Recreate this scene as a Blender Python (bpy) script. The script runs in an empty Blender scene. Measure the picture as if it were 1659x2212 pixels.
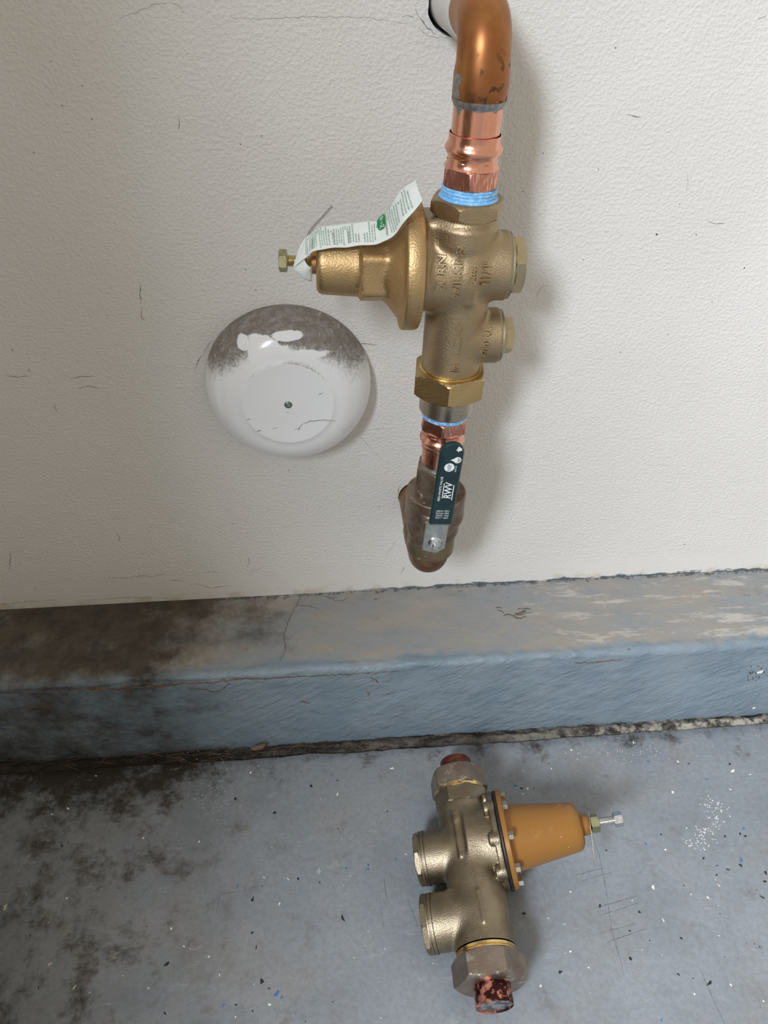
import bpy, bmesh, math, random
import numpy as np
from mathutils import Vector, Matrix
random.seed(7); RNG = np.random.default_rng(7)
scene = bpy.context.scene
col = scene.collection
PI = math.pi

# ------------------------------------------------------------------ camera, world, light, exposure
cam_data = bpy.data.cameras.new('camera')
cam = bpy.data.objects.new('camera', cam_data); col.objects.link(cam)
cam.location = (0, -0.69, 0.85)
cam.rotation_euler = (math.radians(50), 0, math.radians(-4.2))
cam_data.sensor_fit = 'VERTICAL'; cam_data.sensor_height = 24; cam_data.lens = 1650/2212*24
cam_data.clip_start = 0.02
scene.camera = cam
world = bpy.data.worlds.new('world'); scene.world = world
world.use_nodes = True
world.node_tree.nodes['Background'].inputs[0].default_value = (1.0, 0.925, 0.80, 1)
world.node_tree.nodes['Background'].inputs[1].default_value = 0.54
def area(name, loc, target, sx, sy, energy, color):
    d = bpy.data.lights.new(name, 'AREA'); d.shape = 'RECTANGLE'; d.size = sx; d.size_y = sy
    d.energy = energy; d.color = color
    o = bpy.data.objects.new(name, d); col.objects.link(o); o.location = loc
    o.rotation_euler = (Vector(target)-Vector(loc)).to_track_quat('-Z', 'Y').to_euler()
    return o
# daylight coming in through the garage door opening behind and to the left of the photographer
area('door_daylight', (-1.52, -2.6, 2.45), (0.1, 0, 0.42), 0.85, 0.85, 164, (0.84, 0.905, 1.0))
scene.view_settings.view_transform = 'Standard'; scene.view_settings.look = 'None'
scene.view_settings.exposure = 0.18; scene.view_settings.gamma = 1.0
scene.view_settings.use_curve_mapping = False
scene.cycles.max_bounces = 4; scene.cycles.diffuse_bounces = 2; scene.cycles.glossy_bounces = 3

# ------------------------------------------------------------------ node helpers
class G:
    def __init__(s, name):
        s.m = bpy.data.materials.new(name); s.m.use_nodes = True
        s.t = s.m.node_tree; s.b = s.t.nodes['Principled BSDF']
        s.tc = s.t.nodes.new('ShaderNodeTexCoord'); s.geo = s.t.nodes.new('ShaderNodeNewGeometry')
    def set(s, sock, v):
        if hasattr(v, 'is_output') or isinstance(v, bpy.types.NodeSocket): s.t.links.new(v, sock)
        else:
            if isinstance(v, tuple) and len(v) == 3 and sock.type == 'RGBA': v = (*v, 1)
            sock.default_value = v
    def P(s, **k):
        names = dict(color='Base Color', metal='Metallic', rough='Roughness', spec='Specular IOR Level', normal='Normal', coat='Coat Weight', aniso='Anisotropic', coatr='Coat Roughness')
        for a, v in k.items(): s.set(s.b.inputs[names[a]], v)
    def obj(s): return s.tc.outputs['Object']
    def pos(s): return s.geo.outputs['Position']
    def mapping(s, v, scale=(1,1,1), rot=(0,0,0), loc=(0,0,0)):
        n = s.t.nodes.new('ShaderNodeMapping'); s.set(n.inputs['Vector'], v)
        n.inputs['Scale'].default_value = scale; n.inputs['Rotation'].default_value = rot; n.inputs['Location'].default_value = loc
        return n.outputs[0]
    def noise(s, v, scale, detail=3, rough=.55, dist=0):
        n = s.t.nodes.new('ShaderNodeTexNoise'); s.set(n.inputs['Vector'], v)
        n.inputs['Scale'].default_value = scale; n.inputs['Detail'].default_value = detail
        n.inputs['Roughness'].default_value = rough; n.inputs['Distortion'].default_value = dist
        return n.outputs['Fac']
    def voro(s, v, scale, out='Distance', feature='F1'):
        key = (str(v), scale)
        if not hasattr(s, 'vc'): s.vc = {}
        if key not in s.vc:
            n = s.t.nodes.new('ShaderNodeTexVoronoi'); n.feature = feature; s.set(n.inputs['Vector'], v)
            n.inputs['Scale'].default_value = scale; s.vc[key] = n
        return s.vc[key].outputs[out]
    def math(s, op, a, b=None, clamp=False):
        n = s.t.nodes.new('ShaderNodeMath'); n.operation = op; n.use_clamp = clamp
        s.set(n.inputs[0], a)
        if b is not None: s.set(n.inputs[1], b)
        return n.outputs[0]
    def rng(s, v, a, b, c=0., d=1.):
        n = s.t.nodes.new('ShaderNodeMapRange'); n.clamp = True; n.interpolation_type = 'SMOOTHSTEP'
        for i, x in enumerate((v, a, b, c, d)): s.set(n.inputs[i], x)
        return n.outputs[0]
    def mix(s, f, a, b):
        n = s.t.nodes.new('ShaderNodeMix'); n.data_type = 'RGBA'
        s.set(n.inputs[0], f); s.set(n.inputs[6], a); s.set(n.inputs[7], b)
        return n.outputs[2]
    def xyz(s, v):
        n = s.t.nodes.new('ShaderNodeSeparateXYZ'); s.set(n.inputs[0], v); return n.outputs
    def dist(s, v, p):
        n = s.t.nodes.new('ShaderNodeVectorMath'); n.operation = 'DISTANCE'; s.set(n.inputs[0], v); n.inputs[1].default_value = p
        return n.outputs['Value']
    def bump(s, h, strength, distance, normal=None):
        n = s.t.nodes.new('ShaderNodeBump'); n.inputs['Strength'].default_value = strength; n.inputs['Distance'].default_value = distance
        s.set(n.inputs['Height'], h)
        if normal is not None: s.set(n.inputs['Normal'], normal)
        return n.outputs[0]

def simple(name, c1, c2=None, scale=200, lo=.4, hi=.65, metal=0., rough=.5, bs=0, bstr=.3, bd=.0005, detail=4, spec=.5, rough2=None, stretch=(1,1,1)):
    g = G(name); v = g.mapping(g.obj(), stretch)
    if c2 is None: g.P(color=c1, rough=rough)
    else:
        f = g.rng(g.noise(v, scale, detail), lo, hi)
        g.P(color=g.mix(f, c1, c2), rough=rough if rough2 is None else g.rng(f, 0, 1, rough, rough2))
    g.P(metal=metal, spec=spec)
    if bs: g.P(normal=g.bump(g.noise(v, bs, 3), bstr, bd))
    return g.m

M = {}
def cast(name, c1, c2, rough=.42, bs=650, bstr=.55, stain=None):
    g = G(name); v = g.obj()
    f = g.rng(g.noise(v, 45, 4), .35, .7)
    c = g.mix(f, c1, c2); r = rough
    if stain:
        sf = g.rng(g.noise(v, 70, 5, .65), .52, .66)
        c = g.mix(sf, c, stain); r = g.rng(sf, 0, 1, rough, .7)
    n1 = g.noise(v, bs, 2); n2 = g.noise(v, bs*.35, 2)
    g.P(color=c, metal=1., rough=r, normal=g.bump(g.math('ADD', n1, g.math('MULTIPLY', n2, .25)), bstr, .0006))
    return g.m
M['bronze'] = cast('cast_bronze', (.39,.30,.185), (.45,.35,.22), .46)
M['bronze_gold'] = cast('cast_bronze_gold', (.50,.34,.165), (.56,.39,.20), .46)
M['bronze_old'] = cast('aged_bronze', (.25,.205,.14), (.35,.29,.205), .44, 800, .6)
M['brass_nut'] = cast('machined_brass', (.56,.40,.19), (.62,.455,.235), .36, 500, .4)
M['cap_brass'] = cast('cap_brass', (.44,.365,.23), (.50,.42,.28), .38, 600, .3)
M['brass_shiny'] = simple('bright_brass', (.80,.60,.28), (.7,.5,.22), 100, metal=1., rough=.2)
M['steel_tail'] = simple('satin_nickel_bronze', (.48,.43,.35), (.40,.36,.29), 300, metal=1., rough=.34, bs=500, bstr=.12, stretch=(.15,.15,3))
M['zinc'] = simple('zinc_steel', (.42,.44,.44), (.34,.36,.36), 250, metal=.75, rough=.45, bs=600, bstr=.1)
M['zinc_bright'] = simple('bright_zinc', (.75,.76,.76), (.6,.6,.6), 300, metal=1., rough=.22)
M['yellow_zinc'] = simple('yellow_zinc_steel', (.42,.41,.25), (.36,.34,.2), 300, metal=1., rough=.38)
M['yellow_thread'] = simple('yellow_zinc_thread', (.62,.50,.26), (.5,.38,.18), 300, metal=1., rough=.3)
M['copper_neck'] = simple('reddish_brass', (.50,.27,.14), (.42,.2,.1), 300, metal=1., rough=.4)
g = G('new_copper'); v = g.obj()
f = g.rng(g.noise(g.mapping(v, (1,1,.25)), 500, 4), .4, .7)
g.P(color=g.mix(f, (.82,.41,.29), (.76,.36,.25)), metal=1., rough=g.rng(f, 0, 1, .2, .32), normal=g.bump(g.noise(g.mapping(v,(3,3,.2)), 400, 2), .08, .0005)); M['copper'] = g.m
g = G('scored_copper'); v = g.obj()
f = g.rng(g.noise(g.mapping(v, (1,1,.12)), 900, 3), .52, .62)
g.P(color=g.mix(f, (.60,.26,.19), (.86,.55,.46)), metal=1., rough=.3, normal=g.bump(g.noise(g.mapping(v,(1,1,.15)), 900, 2), .35, .0006)); M['copper_scored'] = g.m
g = G('old_lacquered_copper'); v = g.obj()
f = g.rng(g.noise(v, 40, 4), .4, .65); f2 = g.rng(g.noise(g.mapping(v, loc=(3,1,2)), 130, 5, .6), .56, .64)
z = g.xyz(v)[2]
f2 = g.math('MULTIPLY', f2, g.rng(z, .075, .04))
g.P(color=g.mix(f2, g.mix(f, (.31,.118,.04), (.38,.165,.052)), (.10,.06,.035)), metal=.8, rough=g.rng(f2, 0, 1, .38, .6)); M['copper_old'] = g.m
M['solder'] = simple('solder', (.25,.26,.26), (.36,.36,.35), 300, metal=.9, rough=.45, bs=300, bstr=.5)
M['pipe_white'] = simple('white_painted_pipe', (.62,.6,.57), (.5,.46,.42), 120, .5, .75, rough=.45)
M['sealant'] = simple('blue_thread_sealant', (.16,.45,.80), (.33,.62,.88), 260, .45, .65, rough=.45, bs=350, bstr=.4)
M['oring'] = simple('teal_sealant', (.03,.33,.38), (.06,.42,.45), 300, rough=.4)
M['ring_blue'] = simple('blue_ring', (.12,.36,.70), (.4,.65,.9), 300, rough=.35)
g = G('aged_valve_brass'); v = g.obj()
f = g.rng(g.noise(v, 55, 5, .6), .4, .62); f2 = g.rng(g.noise(g.mapping(v, loc=(5,2,1)), 130, 5, .7), .60, .68)
f3 = g.math('MULTIPLY', g.rng(g.xyz(v)[2], .045, -.01), g.rng(g.noise(v, 60, 3), .3, .6))
c = g.mix(f, (.17,.125,.09), (.27,.215,.16)); c = g.mix(f3, c, (.22,.18,.085)); c = g.mix(f2, c, (.52,.49,.44))
g.P(color=c, metal=.7, rough=g.rng(f2, 0, 1, .42, .7), normal=g.bump(g.noise(v, 300, 4), .35, .0008)); M['valve_old'] = g.m
g = G('tarnished_copper'); v = g.obj()
f = g.rng(g.noise(v, 60, 5, .6), .4, .62); f2 = g.rng(g.noise(g.mapping(v, (1,1,2.5), loc=(2,2.3,1)), 60, 3), .66, .69)
c = g.mix(f, (.20,.105,.055), (.30,.17,.09)); c = g.mix(f2, c, (.16,.34,.22))
g.P(color=c, metal=.75, rough=g.rng(f2, 0, 1, .38, .7)); M['copper_dark'] = g.m
M['handle_green'] = simple('dark_green_vinyl', (.005,.024,.029), (.006,.030,.034), 100, rough=.34)
M['ink_white'] = simple('white_print', (.78,.82,.82), rough=.5)
M['chip'] = simple('white_paint_chip', (.8,.76,.72), rough=.6)
M['rubber'] = simple('black_gasket', (.012,.012,.016), rough=.5)
M['orange_paint'] = None
g = G('ochre_paint'); v = g.obj()
f = g.rng(g.noise(v, 35, 5, .6), .56, .74); sp = g.rng(g.voro(v, 110), .09, .05)
rn = g.rng(g.xyz(g.voro(v, 110, 'Color'))[0], .62, .66)
c = g.mix(f, (.31,.14,.028), (.37,.195,.07)); c = g.mix(g.math('MULTIPLY', sp, rn), c, (.75,.68,.6))
g.P(color=c, rough=g.rng(f, 0, 1, .33, .5), metal=.15); M['orange_paint'] = g.m
M['nut_aged'] = cast('aged_union_nut', (.30,.235,.19), (.40,.33,.27), .42, 500, .3, (.40,.37,.32))
g = G('cut_copper_dirty'); v = g.obj()
f = g.rng(g.noise(g.mapping(v, (1,1,1)), 110, 5, .65), .46, .56)
g.P(color=g.mix(f, (.62,.25,.18), (.045,.012,.012)), metal=.85, rough=.36); M['copper_cut'] = g.m
M['copper_red'] = simple('dark_red_copper', (.16,.04,.03), (.26,.08,.05), 120, metal=.7, rough=.4)
M['tin'] = simple('solder_inside', (.55,.57,.58), (.16,.17,.17), 140, .42, .6, metal=1., rough=.3, bs=120, bstr=.8, bd=.002)
g = G('tag_paper'); v = g.obj()
g.P(color=(.70,.74,.70), rough=.65, normal=g.bump(g.noise(v, 130, 3), .25, .002)); g.b.inputs['Subsurface Weight'].default_value = 0
M['paper'] = g.m
M['ink_green'] = simple('green_print', (.012,.20,.06), rough=.6)
M['ink_grey'] = simple('grey_green_print', (.26,.36,.29), (.36,.44,.38), 500, rough=.6)
M['ink_dark'] = simple('dark_green_print', (.16,.25,.18), rough=.6)
M['tie'] = simple('clear_grey_tie', (.30,.27,.25), rough=.3)
M['dark'] = simple('dark_gap', (.006,.005,.005), rough=.9)
M['crack'] = simple('crack_dirt', (.20,.18,.155), (.42,.39,.35), 160, rough=.9)
M['floor_scuff'] = simple('floor_scuff', (.13,.135,.14), (.22,.235,.25), 160, rough=.8)
M['crack_faint'] = simple('hairline_crack', (.46,.43,.39), (.6,.57,.53), 60, rough=.9)
M['scuff_brown'] = simple('brown_scuff', (.075,.06,.045), (.14,.12,.10), 200, rough=.9)
M['speck'] = simple('dark_speck', (.06,.05,.045), rough=.8)
M['flake_w'] = simple('flake_white', (.82,.80,.75), rough=.5)
M['flake_g'] = simple('flake_grey', (.36,.40,.42), rough=.5)
M['flake_t'] = simple('flake_cream', (.58,.53,.43), rough=.5)
M['flake_k'] = simple('flake_black', (.018,.019,.021), rough=.5)
M['flake_b'] = simple('flake_blue', (.075,.16,.40), rough=.5)
M['screw'] = simple('screw_zinc', (.32,.36,.34), (.2,.22,.2), 500, metal=.9, rough=.35)
M['twig'] = simple('dry_plant_bits', (.20,.13,.085), (.11,.07,.045), 100, rough=.9)
M['rear_block_paint'] = simple('rear_block_paint', (.5,.48,.44), (.55,.53,.49), 8, rough=.7)
M['left_block_brown'] = simple('light_block_dark_brown', (.20,.16,.12), (.24,.195,.15), 8, rough=.7, stretch=(8,8,1))

# wall paint: warm off-white with an orange-peel roller texture, blue floor paint smeared along its foot
g = G('wall_paint'); p = g.pos(); X, Y, Z = g.xyz(p)
low = g.rng(g.noise(p, 5, 3), .35, .7)
c = g.mix(low, (.715,.695,.66), (.75,.73,.70))
op = g.rng(g.noise(p, 320, 2, .5), .36, .76)
op2 = g.noise(p, 75, 3)
edge = g.math('ADD', Z, g.math('MULTIPLY', g.math('SUBTRACT', g.noise(g.mapping(p, (1,1,3)), 26, 5, .65), .5), .022))
right = g.rng(X, -.05, .1)
band = g.math('MULTIPLY', g.rng(edge, .1425, .1405), right)
ye = g.math('MULTIPLY', g.rng(edge, .153, .144), g.rng(g.noise(p, 30, 3), .45, .62))
c = g.mix(g.math('MULTIPLY', ye, .4), c, (.45,.38,.20))
c = g.mix(band, c, (.10,.14,.17))
smear = g.math('MULTIPLY', g.rng(g.noise(g.mapping(p, (1,1,.45)), 22, 5, .7), .68, .78), .25)
c = g.mix(smear, c, (.45,.41,.36))
flat = g.rng(Z, .19, .165, 1., .35)
nrm = g.bump(g.math('MULTIPLY', g.math('ADD', op, g.math('MULTIPLY', op2, 1.2)), flat), .36, .0014)
g.P(color=c, rough=.5, spec=.4, normal=nrm); M['wall'] = g.m

# floor: blue-grey coating, brown dirt patches, shade painted in towards the left, fine pale specks
g = G('floor_paint'); p = g.pos(); X, Y, Z = g.xyz(p)
c = g.mix(g.rng(g.noise(p, 9, 4), .35, .7), (.25,.28,.31), (.29,.315,.345))
warm = g.rng(g.noise(g.mapping(p, loc=(3,1,0)), 7, 4, .6), .50, .66)
c = g.mix(g.math('MULTIPLY', warm, .55), c, (.285,.28,.27))
n5 = g.noise(p, 24, 4, .74)
br = g.math('ADD', g.rng(X, .05, -.35, 0, .13), n5)
fine = g.rng(g.noise(p, 170, 4, .75), .40, .62, 0, .30)
c = g.mix(fine, c, (.17,.17,.165))
c = g.mix(g.rng(br, .55, .80, 0, .55), c, (.125,.10,.08))
dirt_shade = g.math('ADD', g.rng(X, .0, -.22, 0, .22), g.math('MULTIPLY', g.math('SUBTRACT', g.noise(p, 7, 4, .72), .5), .9), True)  # patchy grime plus shade painted into the colour, deepening to the left
c = g.mix(dirt_shade, c, (.06,.05,.04))
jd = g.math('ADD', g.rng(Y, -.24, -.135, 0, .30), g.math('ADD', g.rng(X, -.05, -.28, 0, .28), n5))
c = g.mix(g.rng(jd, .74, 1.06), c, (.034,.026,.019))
pale = g.math('MULTIPLY', g.rng(g.noise(g.mapping(p, (1,2.2,1), loc=(7,3,0)), 26, 4, .75), .60, .70), .35)
c = g.mix(pale, c, (.43,.42,.40))
sc = g.math('MULTIPLY', g.rng(g.noise(g.mapping(p, (2.2,.5,1), rot=(0,0,.25)), 60, 4, .75), .66, .73), .5)
c = g.mix(sc, c, (.09,.085,.08))
sp = g.rng(g.voro(p, 125), .085, .05); rn = g.rng(g.xyz(g.voro(p, 125, 'Color'))[0], .90, .93)
c = g.mix(g.math('MULTIPLY', sp, rn), c, (.75,.74,.70))
p2 = g.mapping(p, loc=(1.3,.4,0)); sp = g.rng(g.voro(p2, 95), .09, .05); rn = g.rng(g.xyz(g.voro(p2, 95, 'Color'))[1], .90, .93)
c = g.mix(g.math('MULTIPLY', sp, rn), c, (.04,.04,.04))
h = g.math('ADD', g.noise(p, 130, 3), g.math('MULTIPLY', g.noise(p, 30, 3), 1.5))
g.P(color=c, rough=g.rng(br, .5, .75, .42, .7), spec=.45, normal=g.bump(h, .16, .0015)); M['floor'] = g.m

# curb: blue paint on the face, grimy worn grey on the ledge
g = G('curb_paint'); p = g.pos(); X, Y, Z = g.xyz(p)
top = g.rng(Y, -.128, -.104)
blue = g.mix(g.rng(g.noise(p, 12, 4), .35, .68), (.19,.25,.30), (.24,.295,.34))
n4 = g.noise(g.mapping(p, (.6,1.6,1.6)), 14, 4, .65)
ledge = g.mix(g.rng(n4, .38, .66), (.27,.285,.29), (.33,.30,.265))
wr = g.math('MULTIPLY', g.rng(g.noise(g.mapping(p, (.5,2,2), loc=(4,0,0)), 30, 4, .75), .52, .64), g.rng(X, .12, .35, 0, .75))
ledge = g.mix(wr, ledge, (.52,.48,.43))
topn = g.math('MULTIPLY', top, g.rng(g.math('ADD', g.math('ADD', n4, g.math('MULTIPLY', g.math('SUBTRACT', g.noise(p, 40, 4, .7), .5), .8)), g.rng(Y, -.128, -.09, -.2, .3)), .36, .66))
c = g.mix(topn, blue, ledge)
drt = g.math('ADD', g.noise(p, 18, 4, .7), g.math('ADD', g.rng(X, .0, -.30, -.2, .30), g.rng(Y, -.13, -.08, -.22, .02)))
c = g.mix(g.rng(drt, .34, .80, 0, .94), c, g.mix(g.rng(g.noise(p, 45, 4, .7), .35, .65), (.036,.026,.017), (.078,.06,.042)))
bk = g.math('ADD', g.noise(p, 110, 4, .75), g.rng(Y, -.016, -.001, -.4, .10))
c = g.mix(g.math('MULTIPLY', g.rng(bk, .56, .66), .7), c, (.05,.045,.04))
spt = g.math('MULTIPLY', g.rng(g.noise(g.mapping(p, (.5,1,1), loc=(1,6,0)), 75, 4, .7), .68, .74), .6)
c = g.mix(spt, c, (.055,.05,.045))
sp = g.rng(g.voro(p, 120), .07, .04); rn = g.rng(g.xyz(g.voro(p, 120, 'Color'))[0], .90, .93)
c = g.mix(g.math('MULTIPLY', g.math('MULTIPLY', sp, rn), .8), c, (.72,.70,.64))
wob = g.mapping(g.mapping(p, rot=(0,.5,0)), (.35,1,1.8))
stroke = g.math('MULTIPLY', g.noise(wob, 75, 4, .68, .5), g.rng(g.noise(p, 14, 3), .35, .65, .4, 1.8))
lump = g.noise(p, 55, 4, .6)
hh = g.math('MULTIPLY', g.math('ADD', stroke, lump), g.rng(top, 0, 1, 1., .35))
g.P(color=c, rough=g.rng(topn, 0, 1, .42, .6), spec=.45, normal=g.bump(hh, .7, .003)); M['curb'] = g.m
g = G('joint_dirt'); p = g.pos(); X, Y, Z = g.xyz(p)
n = g.noise(g.mapping(p, (.5,1,1)), 90, 4, .7)
c = g.mix(g.rng(n, .40, .66), (.028,.022,.018), (.14,.12,.10))
rt = g.math('MULTIPLY', g.rng(X, .1, .42), g.rng(g.noise(p, 60, 4, .7), .42, .6))
c = g.mix(rt, c, (.40,.37,.31))
lf = g.rng(X, .1, -.35, 0, .75)
c = g.mix(lf, c, (.030,.021,.015))
g.P(color=c, rough=.85, normal=g.bump(g.noise(p, 260, 4, .7), .8, .003)); M['joint'] = g.m
# white enamel cover: dust settled on its upper half, with a wiped clean splash
g = G('cover_enamel'); v = g.obj(); X, Y, Z = g.xyz(v)
n1 = g.noise(v, 340, 4, .7); n2 = g.noise(v, 22, 4, .6)
NZ = g.xyz(g.geo.outputs['Normal'])[2]
amt = g.math('ADD', g.rng(NZ, .03, .62, -.24, .46), g.math('MULTIPLY', g.math('SUBTRACT', n2, .5), .45))
dust = g.rng(g.math('ADD', amt, g.math('MULTIPLY', g.math('SUBTRACT', n1, .5), .75)), -.10, .40)
def blob(px, pz, rx, rz, rot=0.):
    q = g.mapping(g.mapping(v, (1,0,1), loc=(-px,0,-pz)), (1/rx,0,1/rz), rot=(0,0,0))
    if rot:
        a = g.mapping(v, (1,0,1), loc=(-px,0,-pz)); a = g.mapping(a, (1,1,1), rot=(0,rot,0)); q = g.mapping(a, (1/rx,0,1/rz))
    return g.dist(q, (0,0,0))
bl = [blob(-.0365,.062,.0062,.0055), blob(-.021,.0645,.011,.0055), blob(.004,.0685,.0135,.0038), blob(-.014,.055,.019,.0125), blob(.016,.0518,.0215,.0045), blob(-.024,.048,.010,.010), blob(-.004,.053,.014,.006)]
d = bl[0]
for b in bl[1:]: d = g.math('MINIMUM', d, b)
d = g.math('ADD', d, g.math('MULTIPLY', g.math('SUBTRACT', g.noise(v, 75, 4, .65), .5), 1.3))
dust = g.math('MULTIPLY', dust, g.rng(d, .92, 1.12))
scr = g.rng(g.noise(g.mapping(v, (3,1,.3), rot=(0,.3,0)), 90, 4), .63, .7, 1, .55)
dust = g.math('MULTIPLY', g.math('MULTIPLY', dust, scr), g.rng(g.noise(v, 130, 5, .75), .3, .62, .82, 1.))
c = g.mix(g.math('MULTIPLY', dust, .92), (.82,.83,.835), (.13,.102,.078))
g.P(color=c, rough=g.rng(dust, 0, .6, .14, .75), spec=.5); M['cover'] = g.m

# ------------------------------------------------------------------ mesh helpers (all shapes in millimetres)
def new_obj(name, v, f, mat, parent=None, base=(0,0,0), sharp=38, smooth=True):
    me = bpy.data.meshes.new(name)
    v = (np.asarray(v, float) - np.asarray(base, float))/1000.
    me.from_pydata(v.tolist(), [], f if isinstance(f, list) else f.tolist())
    me.validate()
    if smooth:
        me.shade_smooth()
        if sharp: me.set_sharp_from_angle(angle=math.radians(sharp))
    me.materials.append(mat)
    o = bpy.data.objects.new(name, me); col.objects.link(o)
    if parent is not None: o.parent = parent
    else: o.location = np.asarray(base)/1000.
    return o
class Thing:
    def __init__(s, name, label, cat, base):
        s.base = np.asarray(base, float)
        s.o = bpy.data.objects.new(name, None); col.objects.link(s.o); s.o.location = s.base/1000.
        s.o.empty_display_size = .02
        s.o['label'] = label; s.o['category'] = cat
    def part(s, name, vf, mat, parent=None, label=None, **k):
        o = new_obj(name, vf[0], vf[1], M[mat], parent or s.o, s.base, **k)
        if label: o['label'] = label
        return o
def join(*vfs):
    V, F, n = [], [], 0
    for v, f in vfs:
        v = np.asarray(v, float); V.append(v); F += [tuple(int(i)+n for i in q) for q in f]; n += len(v)
    return np.vstack(V), F
AX = dict(z=lambda a,b,t: np.stack([a,b,t],-1), x=lambda a,b,t: np.stack([t,a,b],-1), y=lambda a,b,t: np.stack([b,t,a],-1))
def rev(prof, axis='z', c=(0,0,0), seg=64, rf=None, rot=0., cap=True):
    """surface of revolution: prof = [(r, t), ...] along an axis; rf(theta, t, r) may reshape it"""
    p = np.asarray(prof, float); th = rot + np.arange(seg)*2*PI/seg
    R = np.repeat(p[:,0][:,None], seg, 1); T = np.repeat(p[:,1][:,None], seg, 1); TH = np.repeat(th[None], len(p), 0)
    if rf is not None: R = rf(TH, T, R)
    v = AX[axis](R*np.cos(TH), R*np.sin(TH), T).reshape(-1,3) + np.asarray(c, float)
    n = len(p); f = []
    up = p[-1,1] >= p[0,1]
    for i in range(n-1):
        for j in range(seg):
            k = (j+1) % seg; q = (i*seg+j, i*seg+k, (i+1)*seg+k, (i+1)*seg+j)
            f.append(q)
    if cap:
        f.append(tuple(range(seg-1,-1,-1))); f.append(tuple(range((n-1)*seg, n*seg)))
    if not up: f = [q[::-1] for q in f]
    return v, f
def hexr(n, R, rot=0.):
    def rf(th, t, r):
        a = np.mod(th-rot, 2*PI/n) - PI/n
        return np.minimum(r, R*math.cos(PI/n)/np.cos(a))
    return rf
def hexnut(R, t0, t1, axis='z', c=(0,0,0), rot=0., n=6, ch0=.13, ch1=.13, hole=0, seg=None):
    """polygonal nut whose ends are turned down to a chamfer; corners of radius R"""
    a = R*math.cos(PI/n)*.985; h = (R-a)*.62
    p = [(a, t0)] if not ch0 else [(a-.5, t0), (a, t0+.2), (R*1.002, t0+h)]
    if not ch0: p = [(R*1.01, t0)]
    q = [(R*1.01, t1)] if not ch1 else [(R*1.002, t1-h), (a, t1-.2), (a-.5, t1)]
    if hole: p = [(hole, t0)]+p; q = q+[(hole, t1)]
    if ch0: p = p[:-1] + [(a+(R-a)*s, t0+.2+(h-.2)*s**1.6) for s in (.25,.5,.75)] + p[-1:]
    if ch1: q = q[:1] + [(a+(R-a)*s, t1-.2-(h-.2)*s**1.6) for s in (.75,.5,.25)] + q[1:]
    seg = seg or n*16
    return rev(p+q, axis, c, seg, hexr(n, R, rot), rot, cap=True)
def tube(path, rad, seg=40, cap=True):
    P = np.asarray(path, float); n = len(P); rad = np.broadcast_to(np.asarray(rad, float), (n,))
    T = np.gradient(P, axis=0); T /= np.linalg.norm(T, axis=1)[:,None]
    a = np.array([1.,0,0]) if abs(T[0][0]) < .8 else np.array([0,0,1.])
    N = a - T[0]*(a@T[0]); N /= np.linalg.norm(N); V = []
    th = np.arange(seg)*2*PI/seg
    for i in range(n):
        N = N - T[i]*(N@T[i]); N /= np.linalg.norm(N); B = np.cross(T[i], N)
        V.append(P[i] + rad[i]*(np.cos(th)[:,None]*N + np.sin(th)[:,None]*B))
    f = [(i*seg+j, i*seg+(j+1)%seg, (i+1)*seg+(j+1)%seg, (i+1)*seg+j) for i in range(n-1) for j in range(seg)]
    if cap: f += [tuple(range(seg-1,-1,-1)), tuple(range((n-1)*seg, n*seg))]
    return np.vstack(V), f
def box(c, s, bev=0):
    bm = bmesh.new(); bmesh.ops.create_cube(bm, size=1)
    for q in bm.verts: q.co = Vector((q.co.x*s[0], q.co.y*s[1], q.co.z*s[2]))
    if bev: bmesh.ops.bevel(bm, geom=bm.edges[:], offset=bev, segments=2, affect='EDGES', profile=.5)
    bm.verts.ensure_lookup_table()
    v = [tuple(q.co+Vector(c)) for q in bm.verts]; f = [tuple(w.index for w in q.verts) for q in bm.faces]
    bm.free(); return np.array(v), f
def slab(poly, t0, t1, plane='xz', bev=.6):
    """outline extruded between two depths, with a small chamfer on the front edge (t0 is the front)"""
    P = np.asarray(poly, float); n = len(P); c = P.mean(0)
    ar = np.sum(P[:,0]*np.roll(P[:,1],-1)-np.roll(P[:,0],-1)*P[:,1])
    if ar < 0: P = P[::-1]
    e = np.roll(P,-1,0)-np.roll(P,1,0); nn = np.stack([e[:,1],-e[:,0]],-1); nn /= np.linalg.norm(nn,axis=1)[:,None]+1e-9
    s = 1 if t1 > t0 else -1
    rings = [(P-nn*bev, t0), (P, t0+s*bev), (P, t1)] if bev else [(P, t0), (P, t1)]
    V = []
    for q, t in rings:
        tt = np.full(n, t)
        V.append(np.stack([q[:,0], tt, q[:,1]],-1) if plane == 'xz' else (np.stack([q[:,0], q[:,1], tt],-1) if plane == 'xy' else np.stack([tt, q[:,0], q[:,1]],-1)))
    f = []
    for k in range(len(rings)-1):
        for j in range(n): f.append((k*n+j, k*n+(j+1)%n, (k+1)*n+(j+1)%n, (k+1)*n+j))
    f.append(tuple(range(n-1,-1,-1))); f.append(tuple(range((len(rings)-1)*n, len(rings)*n)))
    v = np.vstack(V)
    bm = bmesh.new(); bv = [bm.verts.new(q) for q in v]
    for q in f: bm.faces.new([bv[i] for i in q])
    bmesh.ops.recalc_face_normals(bm, faces=bm.faces[:]); bm.verts.index_update()
    f = [tuple(w.index for w in q.verts) for q in bm.faces]; bm.free()
    return v, f
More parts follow.
